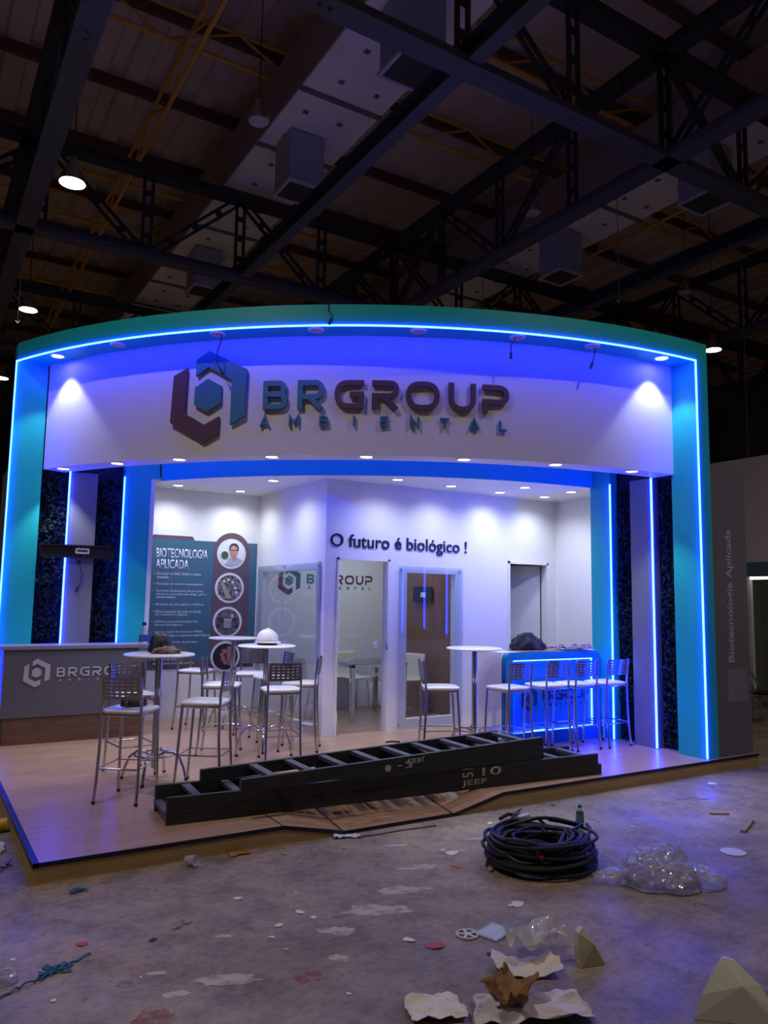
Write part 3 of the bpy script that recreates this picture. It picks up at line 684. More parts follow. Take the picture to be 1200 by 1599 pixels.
for a, b in (((x0,z0),(x1,z0)),((x1,z0),(x1,z1)),((x1,z1),(x0,z1)),((x0,z1),(x0,z0))):
    MB().beam((a[0],BY0+.018,a[1]), (b[0],BY0+.018,b[1]), .013, .013).build('led_strip', 'led_blue', bar)
MB().box(BX0, BX1, BY0+.061, BY1+.0, BZ-.012, BZ+.0).build('worktop', 'white_gloss', bar)

# ------------------------------------------------------------------ bar stools
def cap(par, x, y): MB().lathe([(.014,0),(.015,.004),(.015,.022),(.0128,.024)], 10, (x,y,0)).build('foot_cap', 'black_rubber', par, True)
def make_stool():
    t = thing('bar_stool', 'x', 'stool')
    # seat: rounded square cushion board, forward is +Y
    mb = MB(); prof = [(.168,.672),(.184,.680),(.188,.692),(.182,.703),(.150,.710),(.060,.713)]; n = 32; rows = []
    def sq(r, a, bulge=0):
        c, s = math.cos(a), math.sin(a); p = 5.0; k = (abs(c)**p+abs(s)**p)**(-1/p); return (r*k*c, r*k*s)
    for r, z in prof: rows.append([(*sq(r, 2*PI*k/n), z) for k in range(n)])
    vv = [p for g in rows for p in g]; ff = [(i*n+k, i*n+(k+1)%n, (i+1)*n+(k+1)%n, (i+1)*n+k) for i in range(len(prof)-1) for k in range(n)]
    ff += [tuple(range(n-1,-1,-1)), tuple((len(prof)-1)*n+k for k in range(n))]
    mb.add(vv, ff).build('seat', 'white_gloss', t, True, 50)
    W = .158
    for s in (-1, 1):
        lg = MB().tube([(s*.172,-.215,0),(s*.168,-.195,.16),(s*.164,-.180,.40),(s*.160,-.176,.62),(s*.160,-.180,.76),(s*.160,-.207,.967)], .0125, 10).build('leg', 'chrome', t, True); cap(lg, s*.172, -.215)
        lg = MB().tube([(s*.165,.190,0),(s*.160,.172,.30),(s*.150,.150,.675)], .0125, 10).build('leg', 'chrome', t, True); cap(lg, s*.165, .19)
    fr = MB(); zz = .26
    def lx(y): return .168
    fr.tube([(-.166,-.190,zz),(.166,-.190,zz)], .007, 8); fr.tube([(-.160,.176,zz),(.160,.176,zz)], .007, 8)
    for s in (-1, 1): fr.tube([(s*.166,-.190,zz+.004),(s*.161,.176,zz+.004)], .007, 8)
    fr.build('footrest', 'chrome', t, True)
    sf = MB(); sf.tube([(-.155,-.176,.664),(.155,-.176,.664),(.150,.150,.664),(-.150,.150,.664)], .009, 8, True); sf.build('seat_frame', 'chrome', t, True)
    # perforated curved back plate
    cols = []; u = 0; nslot = 6
    cols = [0.]; mar, sl = .085, .085; gapc = (1-2*mar-nslot*sl)/(nslot-1); u = mar
    for i in range(nslot): cols += [u, u+sl]; u += sl+gapc
    cols.append(1.)
    rws = [0.]; nr = 5; mr, sr = .14, .055; gr = (1-2*mr-nr*sr)/(nr-1); u = mr
    for i in range(nr): rws += [u, u+sr]; u += sr+gr
    rws.append(1.)
    z0, z1 = .790, .962
    def P(u, v, off):
        x = (u-.5)*2*.158; zt = z0+(z1-z0)*v; y = -.182-(zt-.76)*.14-.030*(1-(x/.158)**2)
        return (x, y+off, zt)
    mb = MB(); nc, nr_ = len(cols), len(rws)
    idx = lambda i, j, k: (k*nr_+j)*nc+i
    vv = [P(cols[i], rws[j], off) for off in (0, .004) for j in range(nr_) for i in range(nc)]; ff = []
    hole = lambda i, j: 0 <= i < nc-1 and 0 <= j < nr_-1 and i % 2 == 1 and j % 2 == 1
    for j in range(nr_-1):
        for i in range(nc-1):
            if hole(i, j):
                ff += [(idx(i,j,0),idx(i+1,j,0),idx(i+1,j,1),idx(i,j,1)), (idx(i,j+1,0),idx(i,j+1,1),idx(i+1,j+1,1),idx(i+1,j+1,0)), (idx(i,j,0),idx(i,j,1),idx(i,j+1,1),idx(i,j+1,0)), (idx(i+1,j,0),idx(i+1,j+1,0),idx(i+1,j+1,1),idx(i+1,j,1))]
            else:
                ff += [(idx(i,j,0),idx(i,j+1,0),idx(i+1,j+1,0),idx(i+1,j,0)), (idx(i,j,1),idx(i+1,j,1),idx(i+1,j+1,1),idx(i,j+1,1))]
    for i in range(nc-1): ff += [(idx(i,0,0),idx(i+1,0,0),idx(i+1,0,1),idx(i,0,1)), (idx(i,nr_-1,0),idx(i,nr_-1,1),idx(i+1,nr_-1,1),idx(i+1,nr_-1,0))]
    mb.add(vv, ff).build('backrest', 'steel_plate', t, True, 35)
    return t
st0 = make_stool(); G = 'chrome bar stools with white seats'
stools = [(.84,1.27,(.62,.78),'white-seat chrome bar stool holding the black bag'),
 (1.07,2.15,(.10,-1),'chrome bar stool behind the one with the black bag, facing the ladders'),
 (1.51,1.45,(-.80,.60),'chrome bar stool standing alone close to the ladders, turned towards the counter'),
 (2.08,2.62,(.88,-.47),'chrome bar stool turned sideways between hard hat table and poster table'),
 (2.33,4.20,(.7,-.7),'chrome bar stool closest to the poster wall'),
 (2.47,2.02,(.22,.97),'chrome bar stool with its slotted back to the ladders, at the hard hat table'),
 (2.88,2.45,(-.85,.52),'chrome bar stool by the office corner post, facing the hard hat table'),
 (2.80,3.60,(-.5,-.87),'chrome bar stool facing out from behind the hard hat table'),
 (2.84,3.12,(-.99,.117),'chrome bar stool squeezed between hard hat table and office window'),
 (4.06,1.52,(.90,-.44),'chrome bar stool standing alone before the office window and wood wall'),
 (4.70,1.20,(-.08,1.),'chrome bar stool at the white end of the bar beside the round table'),
 (5.26,1.22,(.0,1.),'second chrome bar stool along the bar from the round table'),
 (5.64,1.17,(.0,1.),'third chrome bar stool along the bar from the round table'),
 (6.10,1.15,(.0,1.),'chrome bar stool at the bar end next to the hedge strips')]
for i, (x, y, fw, lab) in enumerate(stools):
    rz = math.atan2(fw[1], fw[0])-PI/2
    if i == 0: st0.location = (x, y, HP); st0.rotation_euler = (0,0,rz); st0['label'] = lab; st0['group'] = G
    else: dup(st0, (x, y, HP), rz, lab, G)

# ------------------------------------------------------------------ bistro tables
def make_table():
    t = thing('bistro_table', 'x', 'table')
    MB().lathe([(.285,1.062),(.303,1.066),(.308,1.074),(.303,1.082),(.290,1.085)], 48).build('table_top', 'white_gloss', t, True, 50)
    MB().lathe([(.030,.10),(.030,1.05),(.060,1.055),(.060,1.062)], 20).build('pole', 'chrome', t, True, 50)
    for k in range(4):
        a = PI/4+k*PI/2; c, s = math.cos(a), math.sin(a)
        lg = MB().tube([(c*r, s*r, z) for r, z in ((.03,.20),(.09,.235),(.16,.235),(.22,.19),(.26,.10),(.285,.0))], .012, 10).build('leg', 'chrome', t, True)
        MB().lathe([(.015,0),(.016,.02),(.012,.022)], 10, (c*.285, s*.285, 0)).build('foot_cap', 'black_rubber', lg)
    MB().tube([(.17*math.cos(k*2*PI/32), .17*math.sin(k*2*PI/32), .215) for k in range(32)], .009, 8, True).build('base_ring', 'chrome', t, True)
    return t
tb0 = make_table(); GT = 'white round bistro tables'
for i, (x, y, rz, lab) in enumerate(((1.19,1.80,.2,'round white bistro table holding water bottle, dark bag and cloth'), (2.57,2.64,.35,'round white bistro table holding the white hard hat'),
                                     (2.78,4.20,.1,'empty round white bistro table in front of the poster'), (4.54,1.56,.3,'empty round white bistro table beside the blue bar'))):
    if i == 0: tb0.location = (x, y, HP); tb0.rotation_euler = (0,0,rz); tb0['label'] = lab; tb0['group'] = GT
    else: dup(tb0, (x, y, HP), rz, lab, GT)
ZTAB = HP+1.085

# ------------------------------------------------------------------ ladders
def ladder(name, label, sections, rung_from, rung_step, nr):
    """sections: list of (near-left, near-right, width, rail height) with points at the rail underside"""
    t = thing(name, label, 'ladder')
    for si, (a, b, wd, h, rungs) in enumerate(sections):
        a = Vector(a); b = Vector(b); d = (b-a); L = d.length; d.normalize(); side = Vector((-d.y, d.x, 0)).normalized()
        for k in (0, 1):
            off = side*(.02+(wd-.04)*k)-(d*.15*k if wd > .48 and L > 2.5 else d*0)
            ra = MB().beam(a+off+Vector((0,0,h/2)), b+off+Vector((0,0,h/2)), .038, h).build('rail', 'ladder_wood', t, bevel=.004)
            MB().beam(a+off-d*.003+Vector((0,0,h/2)), a+off+Vector((0,0,h/2)), .030, h*.85).build('rail_end', 'ladder_end', ra)
        for s in rungs:
            if s > L-.03: continue
            p = a+d*s
            MB().beam(p+side*.035+Vector((0,0,h-.022)), p+side*(wd-.035)+Vector((0,0,h-.022)), .065, .030).build('rung', 'rung_wood', t, bevel=.003)
    return t
rl = [.22+.30*i for i in range(14)]
l1 = ladder('wooden_ladder', 'long black wooden ladder lying underneath, white JEEF painted on its rail', [((.90,.385,HP),(4.90,.10,HP),.44,.094,[.02]+rl), ((.90,.385,HP+.095),(4.86,.103,HP+.095),.44,.094,rl)], 0, 0, 0)
l2 = ladder('wooden_ladder', 'shorter black wooden ladder lying on top of the other with bluish rungs', [((2.20,.205,.318),(4.24,.17,.318),.50,.09,[.12+.30*i for i in range(7)]), ((1.38,.22,.325),(4.235,.17,.408),.50,.096,[.26+.30*i for i in range(9)])], 0, 0, 0)
def ltext(par, body, x0, x1, z0, z1, a, b, up=None, flip=False):
    a = Vector(a); b = Vector(b); d = (b-a); d.z = 0; d.normalize(); n = Vector((d.y, -d.x, 0))
    def P(x, z): tt = (x-a.x)/d.x; p = a+d*tt+n*.0015; return (p.x, p.y, z)
    if up == 'rot': mtx = frame(P(x1, z0), (0,0,1), -d); wd, ht = z1-z0, x1-x0
    elif flip: mtx = frame(P(x1, z1), -d, (0,0,-1)); wd, ht = x1-x0, z1-z0
    else: mtx = frame(P(x0, z0), d, (0,0,1)); wd, ht = x1-x0, z1-z0
    return text('painted_mark', body, 'paint_white', wd, mtx, par, ht, .001, .01)
la, lb = (.90,.385,0), (4.90,.10,0); ua, ub = (1.38,.22,0), (4.24,.17,0)
ltext(l1, 'JEEF', 3.345, 3.60, .150, .208, la, lb); ltext(l1, '51', 3.35, 3.46, .226, .306, la, lb, 'rot'); ltext(l1, '10', 3.55, 3.75, .226, .296, la, lb)
ltext(l2, 'JEEF', 2.76, 2.95, .405, .450, ua, ub, flip=True); ltext(l2, '3', 2.77, 2.83, .368, .415, ua, ub); ltext(l2, '-', 2.69, 2.73, .390, .400, ua, ub)
o = plate(circ(.028, 14), .001).build('painted_mark', 'paint_white', l2); o.matrix_local = frame((2.60, .1965, .385), (1,-.0175,0))
MB().tube([(2.86,.66,.49),(2.90,.63,.50),(2.97,.60,.495)], .008, 6).build('bolt', 'black_plastic', l2)

# ------------------------------------------------------------------ lumps, sheets
def lump(name, m, loc, sx, sy, sz, seed, amp=.35, freq=2.2, sub=4, parent=None, rz=0, flatbase=True, sharp=False):
    bm = bmesh.new(); bmesh.ops.create_icosphere(bm, subdivisions=sub, radius=1)
    for v in bm.verts:
        p = v.co.copy(); k = noise.noise(p*freq+Vector((seed*3.1,0,0)))*amp+noise.noise(p*freq*2.7+Vector((0,seed*2.3,0)))*amp*.45
        if sharp: k += (abs(noise.noise(p*freq*2+Vector((seed,seed,0))))-.25)*amp*1.2
        q = p*(1+k)
        if flatbase and q.z < 0: q.z *= .04
        v.co = Vector((q.x*sx, q.y*sy, max(q.z, -.04)*sz))
    zmin = min(v.co.z for v in bm.verts)
    for v in bm.verts: v.co.z -= zmin
    me = bpy.data.meshes.new(name); bm.to_mesh(me); bm.free(); me.materials.append(MATS[m]); me.shade_smooth()
    if sharp: me.set_sharp_from_angle(angle=math.radians(35))
    o = bpy.data.objects.new(name, me); lk(o, parent); o.location = loc; o.rotation_euler = (0,0,rz); return o
def sheet(name, m, loc, wx, wy, seed, hgt=.03, n=18, rz=0, parent=None, curl=0., jag=.1, smooth=True):
    mb = MB(); vv = []
    for j in range(n+1):
        for i in range(n+1):
            u, v = i/n-.5, j/n-.5
            e = 1+jag*noise.noise(Vector((u*3+seed, v*3, seed*1.7)))
            x, y = u*wx*e, v*wy*e
            z = hgt*(abs(noise.noise(Vector((u*4+seed*2, v*4, seed))))*1.3+.5*abs(noise.noise(Vector((u*9, v*9+seed, 0)))))+curl*(u*2)**2
            vv.append((x, y, z+.003))
    ff = [(j*(n+1)+i, j*(n+1)+i+1, (j+1)*(n+1)+i+1, (j+1)*(n+1)+i) for j in range(n) for i in range(n)]
    o = mb.add(vv, ff).build(name, m, parent, smooth, 25); o.location = loc; o.rotation_euler = (0,0,rz)
    s = o.modifiers.new('thickness', 'SOLIDIFY'); s.thickness = .0015
    return o
def creased(name, m, loc, wx, wy, seed, h, cells=3.0, n=30, rz=0, jag=.25, lift=0., smooth=18):
    vv = []
    for j in range(n+1):
        for i in range(n+1):
            u, v = i/n-.5, j/n-.5
            e = 1+jag*noise.noise(Vector((u*2.4+seed, v*2.4, seed*1.7))); d_ = noise.voronoi(Vector((u*cells+seed*3.3, v*cells+seed, 0)))[0]
            z = h*max(0, 1-(d_[1]-d_[0])*1.6)*(.5+.9*abs(noise.noise(Vector((u*2+seed, v*2, 5)))))*1.4+lift*(u*u+v*v)*4
            vv.append((u*wx*e, v*wy*e, z+.003))
    ff = [(j*(n+1)+i, j*(n+1)+i+1, (j+1)*(n+1)+i+1, (j+1)*(n+1)+i) for j in range(n) for i in range(n)]
    o = MB().add(vv, ff).build(name, m, None, True, smooth); o.location = loc; o.rotation_euler = (0,0,rz)
    s_ = o.modifiers.new('thickness', 'SOLIDIFY'); s_.thickness = .0015
    return o
# things on the tables, stool and bar
bt = thing('water_bottle', 'clear water bottle with blue cap on the bistro table', 'bottle', (1.075,1.92,ZTAB)); bt.scale = (1.2,1.2,1.18)
MB().lathe([(.030,0),(.034,.01),(.034,.06),(.031,.07),(.034,.08),(.034,.15),(.028,.175),(.014,.20),(.014,.21)], 18).build('body', 'pet', bt, True); MB().lathe([(.016,.205),(.016,.228),(.014,.230)], 14).build('cap', 'cap_blue', bt); MB().lathe([(.0347,.085),(.0347,.135)], 18, caps=False).build('paper_label', 'label_blue', bt)
tag(lump('dark_bag', 'bag_black', (1.24,1.97,ZTAB), .115, .085, .17, 3, .15, 1.5), 'dark shiny round bag on the bistro table behind the brown cloth', 'bag')
tag(lump('brown_cloth', 'cloth_brown', (1.245,1.78,ZTAB), .125, .085, .055, 5, .4, 2.6), 'crumpled brownish cloth on the bistro table', 'cloth')
hh = thing('hard_hat', 'white hard hat on the bistro table', 'helmet', (2.58,2.66,ZTAB), .4)
MB().lathe([(.118,.040),(.122,.045),(.116,.075),(.104,.110),(.080,.140),(.045,.158),(.0,.163)], 32, caps=False).build('shell', 'hat_white', hh, True, 60)
br = MB(); nb = 36; vv = []
for k in range(nb):
    a = 2*PI*k/nb; f = 1+.24*max(0, math.cos(a+PI/2))**2
    for r, z in ((.112,.040),(.128*f,.032),(.130*f,.027),(.110,.034)): vv.append((r*math.cos(a), r*math.sin(a), z))
br.add(vv, [(k*4+q, k*4+(q+1)%4, ((k+1)%nb)*4+(q+1)%4, ((k+1)%nb)*4+q) for k in range(nb) for q in range(4)]).build('brim', 'hat_white', hh, True, 60)
MB().tube([(0,-.115,.050),(0,-.108,.096),(0,-.075,.146),(0,0,.168),(0,.075,.146),(0,.108,.096),(0,.115,.050)], .012, 8).build('ridge', 'hat_white', hh, True)
MB().lathe([(.098,0),(.106,.002),(.108,.034),(.100,.036)], 28).build('headband', 'black_plastic', hh, True)
sb = thing('shoulder_bag', 'black bag with red straps on a bar stool', 'bag', (.86,1.28,HP+.714), .5)
lump('body', 'bag_black', (0,0,0), .105, .085, .095, 8, .2, 1.8, 4, sb)
MB().tube([(.10,.0,.05),(.135,-.02,.06),(.150,-.06,.03),(.145,-.10,.012)], .007, 6).build('strap', 'strap_red', sb, True); MB().tube([(-.09,-.03,.05),(-.13,-.05,.03),(-.15,-.08,.010)], .006, 6).build('strap', 'strap_red', sb, True)
tag(sheet('cardboard_sheet', 'cardboard', (5.62,1.73,BZ+.001), .80, .34, 2, .006, 8, .05, jag=.05), 'flat brown cardboard sheet on the bar top', 'cardboard')
tag(lump('dark_jacket', 'cloth_navy', (5.50,1.79,BZ+.012), .25, .14, .17, 11, .35, 2.0), 'dark navy jacket heaped on the bar top', 'jacket')
cl = tag(sheet('plastic_sheet', 'cloth_purple', (6.10,1.64,BZ+.012), .50, .28, 6, .05, 22, -.05, jag=.5), 'crumpled purple wrapping sheet on the bar edge', 'sheet')

# ------------------------------------------------------------------ tv brackets
tv = thing('screen_bracket', 'long black screen bracket across the grey post above the counter', 'bracket')
q = MB(); q.box(.49, 1.29, 4.318, 4.330, 2.135, 2.285); q.box(.49, 1.29, 4.300, 4.318, 2.270, 2.285); q.box(.49, 1.29, 4.300, 4.318, 2.135, 2.150); q.build('rail_plate', 'black_plastic', tv)
MB().box(.78, 1.06, 4.330, 4.358, 2.16, 2.26).build('wall_plate', 'black_plastic', tv)
MB().prism(rnd_poly([Vector((.86,2.185)),Vector((1.015,2.185)),Vector((1.015,2.25)),Vector((.86,2.25))], .015, True), 0, .003).build('maker_plate', 'poster_white', tv).matrix_local = frame((0,4.317,0), (1,0,0))
MB().prism(rect(.88,.995,2.21,2.228), 0, .002).build('maker_print', 'black_plastic', tv).matrix_local = frame((0,4.3135,0), (1,0,0))
for x, z in ((.62,2.21),(.70,2.24),(.84,2.265),(.90,2.265),(.95,2.265),(1.1,2.21),(.84,2.155),(.96,2.155)): MB().tube([(x,4.312,z),(x,4.319,z)], .006, 8).build('screw', 'aluminium', tv)
tv2 = thing('screen_bracket', 'small black screen bracket on the wood wall inside the office', 'bracket')
MB().box(5.660, 5.672, 3.98, 4.46, 1.68, 1.90).build('rail_plate', 'black_plastic', tv2); MB().box(5.672, 5.699, 4.10, 4.34, 1.72, 1.86).build('wall_plate', 'black_plastic', tv2); MB().box(5.656, 5.660, 4.13, 4.25, 1.75, 1.82).build('maker_plate', 'poster_white', tv2)
def cable(name, label, path, r=.006, plug=True, m='black_rubber'):
    t = thing(name, label, 'cable', path[0]); o = Vector(path[0])
    P = [Vector(p)-o for p in path]; MB().tube(P, r, 6).build('wire', m, t, True)
    if plug:
        d = (P[-1]-P[-2]).normalized(); MB().tube([P[-1]-d*.01, P[-1]+d*.055], .014, 8).build('plug', 'black_plastic', t)
    return t
cable('power_cable', 'short black cable hanging out of the grey post below the screen bracket', [(.915,4.352,2.085),(.925,4.335,2.03),(.945,4.325,1.95),(.940,4.33,1.86),(.915,4.335,1.80)], .006)
MB().tube([(.915,4.362,2.09),(.915,4.357,2.09)], .022, 14).build('cable_hole', 'black_plastic', bpy.data.objects['grey_post.001'] if 'grey_post.001' in bpy.data.objects else None)
def arcp(th, r, z): p = arc(th, r); return (p.x, p.y, z)
cable('power_cable', 'black cable hanging over the front of the teal header', [arcp(234.7,RO-.05,4.585),arcp(234.75,RO+.012,4.575),arcp(234.8,RO+.014,4.50),arcp(235.1,RO+.014,4.45),arcp(235.0,RO+.014,4.41)], .006)
cable('power_cable', 'long black cable dangling in front of the sign emblem', [arcp(225.4,RO-.14,4.355),arcp(225.3,RO-.15,4.28),arcp(225.0,RO-.15,4.18),arcp(225.1,RO-.15,4.05),arcp(225.4,RO-.15,3.99)], .006)
cable('power_cable', 'short black cable dangling above the last sign letter', [arcp(250.4,RO-.14,4.355),arcp(250.0,RO-.14,4.27),arcp(250.0,RO-.14,4.19)], .006)
cable('power_cable', 'short black cable dangling near the lit fascia end', [arcp(258.0,RO-.14,4.355),arcp(257.9,RO-.15,4.25),arcp(257.7,RO-.15,4.18)], .006)

# ------------------------------------------------------------------ office furniture
tg = thing('glass_desk', 'glass-topped office desk with square chrome legs', 'desk', (4.18,3.66,HP))
MB().box(0, .90, 0, .85, .735, .747).build('glass_top', 'table_glass', tg)
MB().box(.02, .88, .02, .05, .695, .735).build('apron', 'chrome', tg); MB().box(.02, .05, .05, .80, .695, .735).build('apron', 'chrome', tg); MB().box(.85, .88, .05, .80, .695, .735).build('apron', 'chrome', tg)
for x, y in ((.02,.02),(.82,.02),(.02,.77),(.82,.77)): MB().box(x, x+.06, y, y+.06, 0, .735).build('leg', 'chrome', tg, bevel=.004)
def make_chair():
    t = thing('shell_chair', 'x', 'chair'); mb = MB(); n, mm = 10, 14; vv = []
    prof = [(.22,.445),(.20,.455),(.12,.452),(.02,.445),(-.08,.440),(-.15,.445),(-.19,.47),(-.212,.52),(-.225,.60),(-.24,.70),(-.255,.78),(-.262,.82)]
    for i, (y, z) in enumerate(prof):
        for k in range(n+1):
            u = k/n*2-1; wd = .21 if i < 6 else .21-.004*(i-6); vv.append((u*wd, y+(.03*u*u if i > 6 else 0), z+(.018*u*u if i <= 6 else 0)))
    ff = [(i*(n+1)+k, i*(n+1)+k+1, (i+1)*(n+1)+k+1, (i+1)*(n+1)+k) for i in range(len(prof)-1) for k in range(n)]
    o = mb.add(vv, ff).build('shell', 'paper_cream', t, True, 60); s = o.modifiers.new('thickness', 'SOLIDIFY'); s.thickness = .012; s.offset = -1
    for s_ in (-1, 1):
        MB().tube([(s_*.19,.20,0),(s_*.165,.15,.42)], .011, 8).build('leg', 'chrome', t, True); MB().tube([(s_*.19,-.20,0),(s_*.165,-.13,.42)], .011, 8).build('leg', 'chrome', t, True)
        
    return t
ch = make_chair(); ch.location = (4.80,4.74,HP); ch.rotation_euler = (0,0,PI); tag(ch, 'pale shell chair on the wall side of the glass desk', 'chair', 'pale shell chairs in the office')
dup(ch, (5.30,4.12,HP), PI*.58, 'pale shell chair at the desk end with its back to the wood wall', 'pale shell chairs in the office')
dup(ch, (3.93,4.25,HP), -PI/2, 'pale shell chair at the short desk end near the side window', 'pale shell chairs in the office')
o = lump('waste_bag', 'paper', (5.28,4.84,HP), .15, .14, .36, 21, .12, 1.6); tag(o, 'pale rubbish bag under the office desk', 'bag')

# ------------------------------------------------------------------ litter on the concrete
cc = thing('cable_coil', 'large coil of thick black power cable on the concrete', 'cable', (2.93,-1.18,0))
path = []; rnd = random.Random(4); turns = 21; N = turns*30
for i in range(N):
    a = i/30*2*PI; k = i/N; tn = int(i/30)
    rr = .30+.085*noise.noise(Vector((tn*1.7, math.cos(a)*.6, math.sin(a)*.6)))*1.4+.035*math.sin(tn*2.3)
    z = .014+.235*(k**.8)*(.75+.35*noise.noise(Vector((math.cos(a)*.9+tn*.9, math.sin(a)*.9, 3))))+.012*math.sin(tn*5.1)
    path.append((rr*1.0*math.cos(a)+.03*math.sin(tn*1.3), rr*.86*math.sin(a)+.025*math.cos(tn*2.1), max(z, .014)))
mb = MB(); mb.tube(path, .0125, 7); mb.build('cable', 'black_rubber', cc, True)
mb = MB(); path2 = []
for i in range(12*30):
    a = i/30*2*PI+1; tn = int(i/30); rr = .29+.09*math.sin(tn*1.9)+.02*noise.noise(Vector((tn, math.cos(a), 0)))
    path2.append((rr*math.cos(a)+.02, rr*.85*math.sin(a)-.01, .02+.19*tn/12+.012*math.sin(a*2+tn)))
mb.tube(path2, .0115, 6).build('cable', 'black_rubber', cc, True)
MB().tube([(-.31,.05,.10),(-.36,.09,.07),(-.38,.08,.03),(-.375,.06,.015)], .012, 7).build('cable_end', 'black_rubber', cc, True); MB().tube([(-.376,.065,.028),(-.372,.05,.005)], .017, 8).build('end_cap', 'paint_white', cc)
MB().beam((-.04,.16,.255), (.03,.13,.275), .05, .035).build('plug', 'pvc_white', cc, bevel=.004); MB().beam((-.10,.17,.26), (-.07,.10,.34), .045, .012).build('tag_flap', 'counter_top', cc); MB().tube([(-.22,-.20,.15),(-.19,-.235,.135)], .025, 10).build('red_coupler', 'strap_red', cc)
MB().tube([(-.16,.22,.255),(-.10,.20,.285),(.0,.19,.265)], .012, 7).build('cable_end', 'black_rubber', cc, True)
pf_ = thing('plastic_film', 'heap of crumpled clear plastic film beside the cable coil', 'plastic film', (3.33,-1.79,0), -.55)
def crumple(name, m, parent, loc, sx, sy, sz, seed, amp=.16, freq=3.2, sub=5):
    bm = bmesh.new(); bmesh.ops.create_icosphere(bm, subdivisions=sub, radius=1)
    for v in bm.verts:
        p = v.co.copy(); o_ = Vector((seed*1.7, seed*.9, seed*2.3))
        big = noise.noise(p*1.4+o_)*.30
        q2 = p*freq+o_; ds = noise.voronoi(q2)[0]; rid = (ds[1]-ds[0])           # sharp facets and creases
        q3 = p*freq*2.6+o_; d3 = noise.voronoi(q3)[0]
        k = 1+big+amp*(rid*.9-.3)+amp*.5*((d3[1]-d3[0])*.9-.3)
        q = p*k
        if q.z < 0: q.z *= .06
        v.co = Vector((q.x*sx, q.y*sy, q.z*sz))
    zm = min(v.co.z for v in bm.verts)
    for v in bm.verts: v.co.z -= zm
    me = bpy.data.meshes.new(name); bm.to_mesh(me); bm.free(); me.materials.append(MATS[m]); me.shade_smooth(); me.set_sharp_from_angle(angle=math.radians(22))
    o = bpy.data.objects.new(name, me); lk(o, parent); o.location = loc; return o
crumple('film_heap', 'film', pf_, (.02,0,0), .27, .20, .21, 3); crumple('film_heap', 'film', pf_, (.0,.01,.01), .20, .15, .17, 7, .25, 4)
crumple('film_fold', 'film', pf_, (.26,-.03,0), .15, .12, .11, 11, .2, 3, 4); crumple('film_tail', 'film', pf_, (-.27,.02,0), .12, .07, .075, 15, .2, 3.5, 4)
bo = thing('small_bottle', 'small clear water bottle with green cap standing on the concrete', 'bottle', (3.69,-.80,0))
MB().lathe([(.027,0),(.031,.008),(.031,.05),(.028,.06),(.031,.07),(.031,.13),(.022,.16),(.013,.175),(.013,.185)], 18).build('body', 'pet', bo, True); MB().lathe([(.015,.18),(.015,.20),(.013,.202)], 14).build('cap', 'cap_green', bo); MB().lathe([(.0317,.075),(.0317,.10)], 18, caps=False).build('paper_label', 'label_blue', bo); MB().lathe([(.0290,.104),(.0285,.150)], 18, caps=False).build('green_print', 'cap_green', bo)
rl_ = thing('plastic_reel', 'small white spoked plastic reel lying on the concrete', 'reel', (1.845,-1.806,.004))
MB().tube([(.055*math.cos(k*2*PI/28), .055*math.sin(k*2*PI/28), .004) for k in range(28)], .006, 6, True).build('rim', 'pvc_white', rl_, True); MB().lathe([(.018,0),(.018,.008)], 16).build('hub', 'pvc_white', rl_)
for k in range(5): a = k*2*PI/5; MB().beam((.016*math.cos(a),.016*math.sin(a),.004), (.053*math.cos(a),.053*math.sin(a),.004), .014, .005).build('spoke', 'pvc_white', rl_)
tag(sheet('blue_film_square', 'blue_film', (1.99,-1.845,.002), .19, .15, 3, .008, 10, .3), 'square of bluish film next to the white reel', 'film')
# clear bags and papers in the foreground
tag(sheet('cream_paper', 'paper_cream', (1.86,-2.24,.002), .30, .19, 5, .016, 24, -.55, curl=.045, jag=.18), 'curled cream sheet under the clear pouch', 'paper')
tag(creased('clear_pouch', 'bag_clear', (1.98,-2.16,.030), .26, .20, 44, .10, 2.0, 28, -.3, .25, .02), 'crumpled clear plastic pouch on the cream sheet', 'pouch')
def leaf_bag(name, label, m, pts, base):
    """folded upright bag: list of (x, y, z) outline front and back"""
    mb = MB(); n = len(pts); vv = []
    for x, y, z in pts: vv.append((x, y, z))
    for x, y, z in pts: vv.append((x*.8+.012, y+.06*(1-z*2.0), z*.97))
    c1 = len(vv); cx_ = sum(p[0] for p in pts)/n; cy_ = sum(p[1] for p in pts)/n; cz = sum(p[2] for p in pts)/n
    vv += [(cx_+.02, cy_-.022, cz*1.25), (cx_+.01, cy_+.06, cz*.9)]
    ff = [(i, (i+1)%n, c1) for i in range(n)]+[(n+(i+1)%n, n+i, c1+1) for i in range(n)]+[(i, n+i, n+(i+1)%n, (i+1)%n) for i in range(n)]
    o = mb.add(vv, ff).build(name, m); o.location = base
    s = o.modifiers.new('s', 'SUBSURF'); s.levels = 1; s.render_levels = 1; s.subdivision_type = 'SIMPLE'
    return tag(o, label, 'bag')
leaf_bag('yellowish_bag', 'upright yellowish clear bag leaning beside the cream sheet', 'bag_yellow', [(-.055,0,0),(.075,-.03,0),(.06,-.01,.05),(.02,.02,.12),(-.01,.03,.165),(-.05,.02,.15),(-.06,.01,.07)], (2.15,-2.36,.002))
b = leaf_bag('white_bag', 'peaked pale paper bag standing at the near edge of the concrete', 'bag_pale', [(-.16,.02,0),(.17,-.06,0),(.16,-.04,.06),(.12,0,.15),(.04,.05,.235),(-.01,.06,.245),(-.06,.05,.19),(-.12,.03,.10)], (2.31,-3.01,.002)); b.rotation_euler = (0,0,-.5); b.scale = (1.0,1.0,.92)
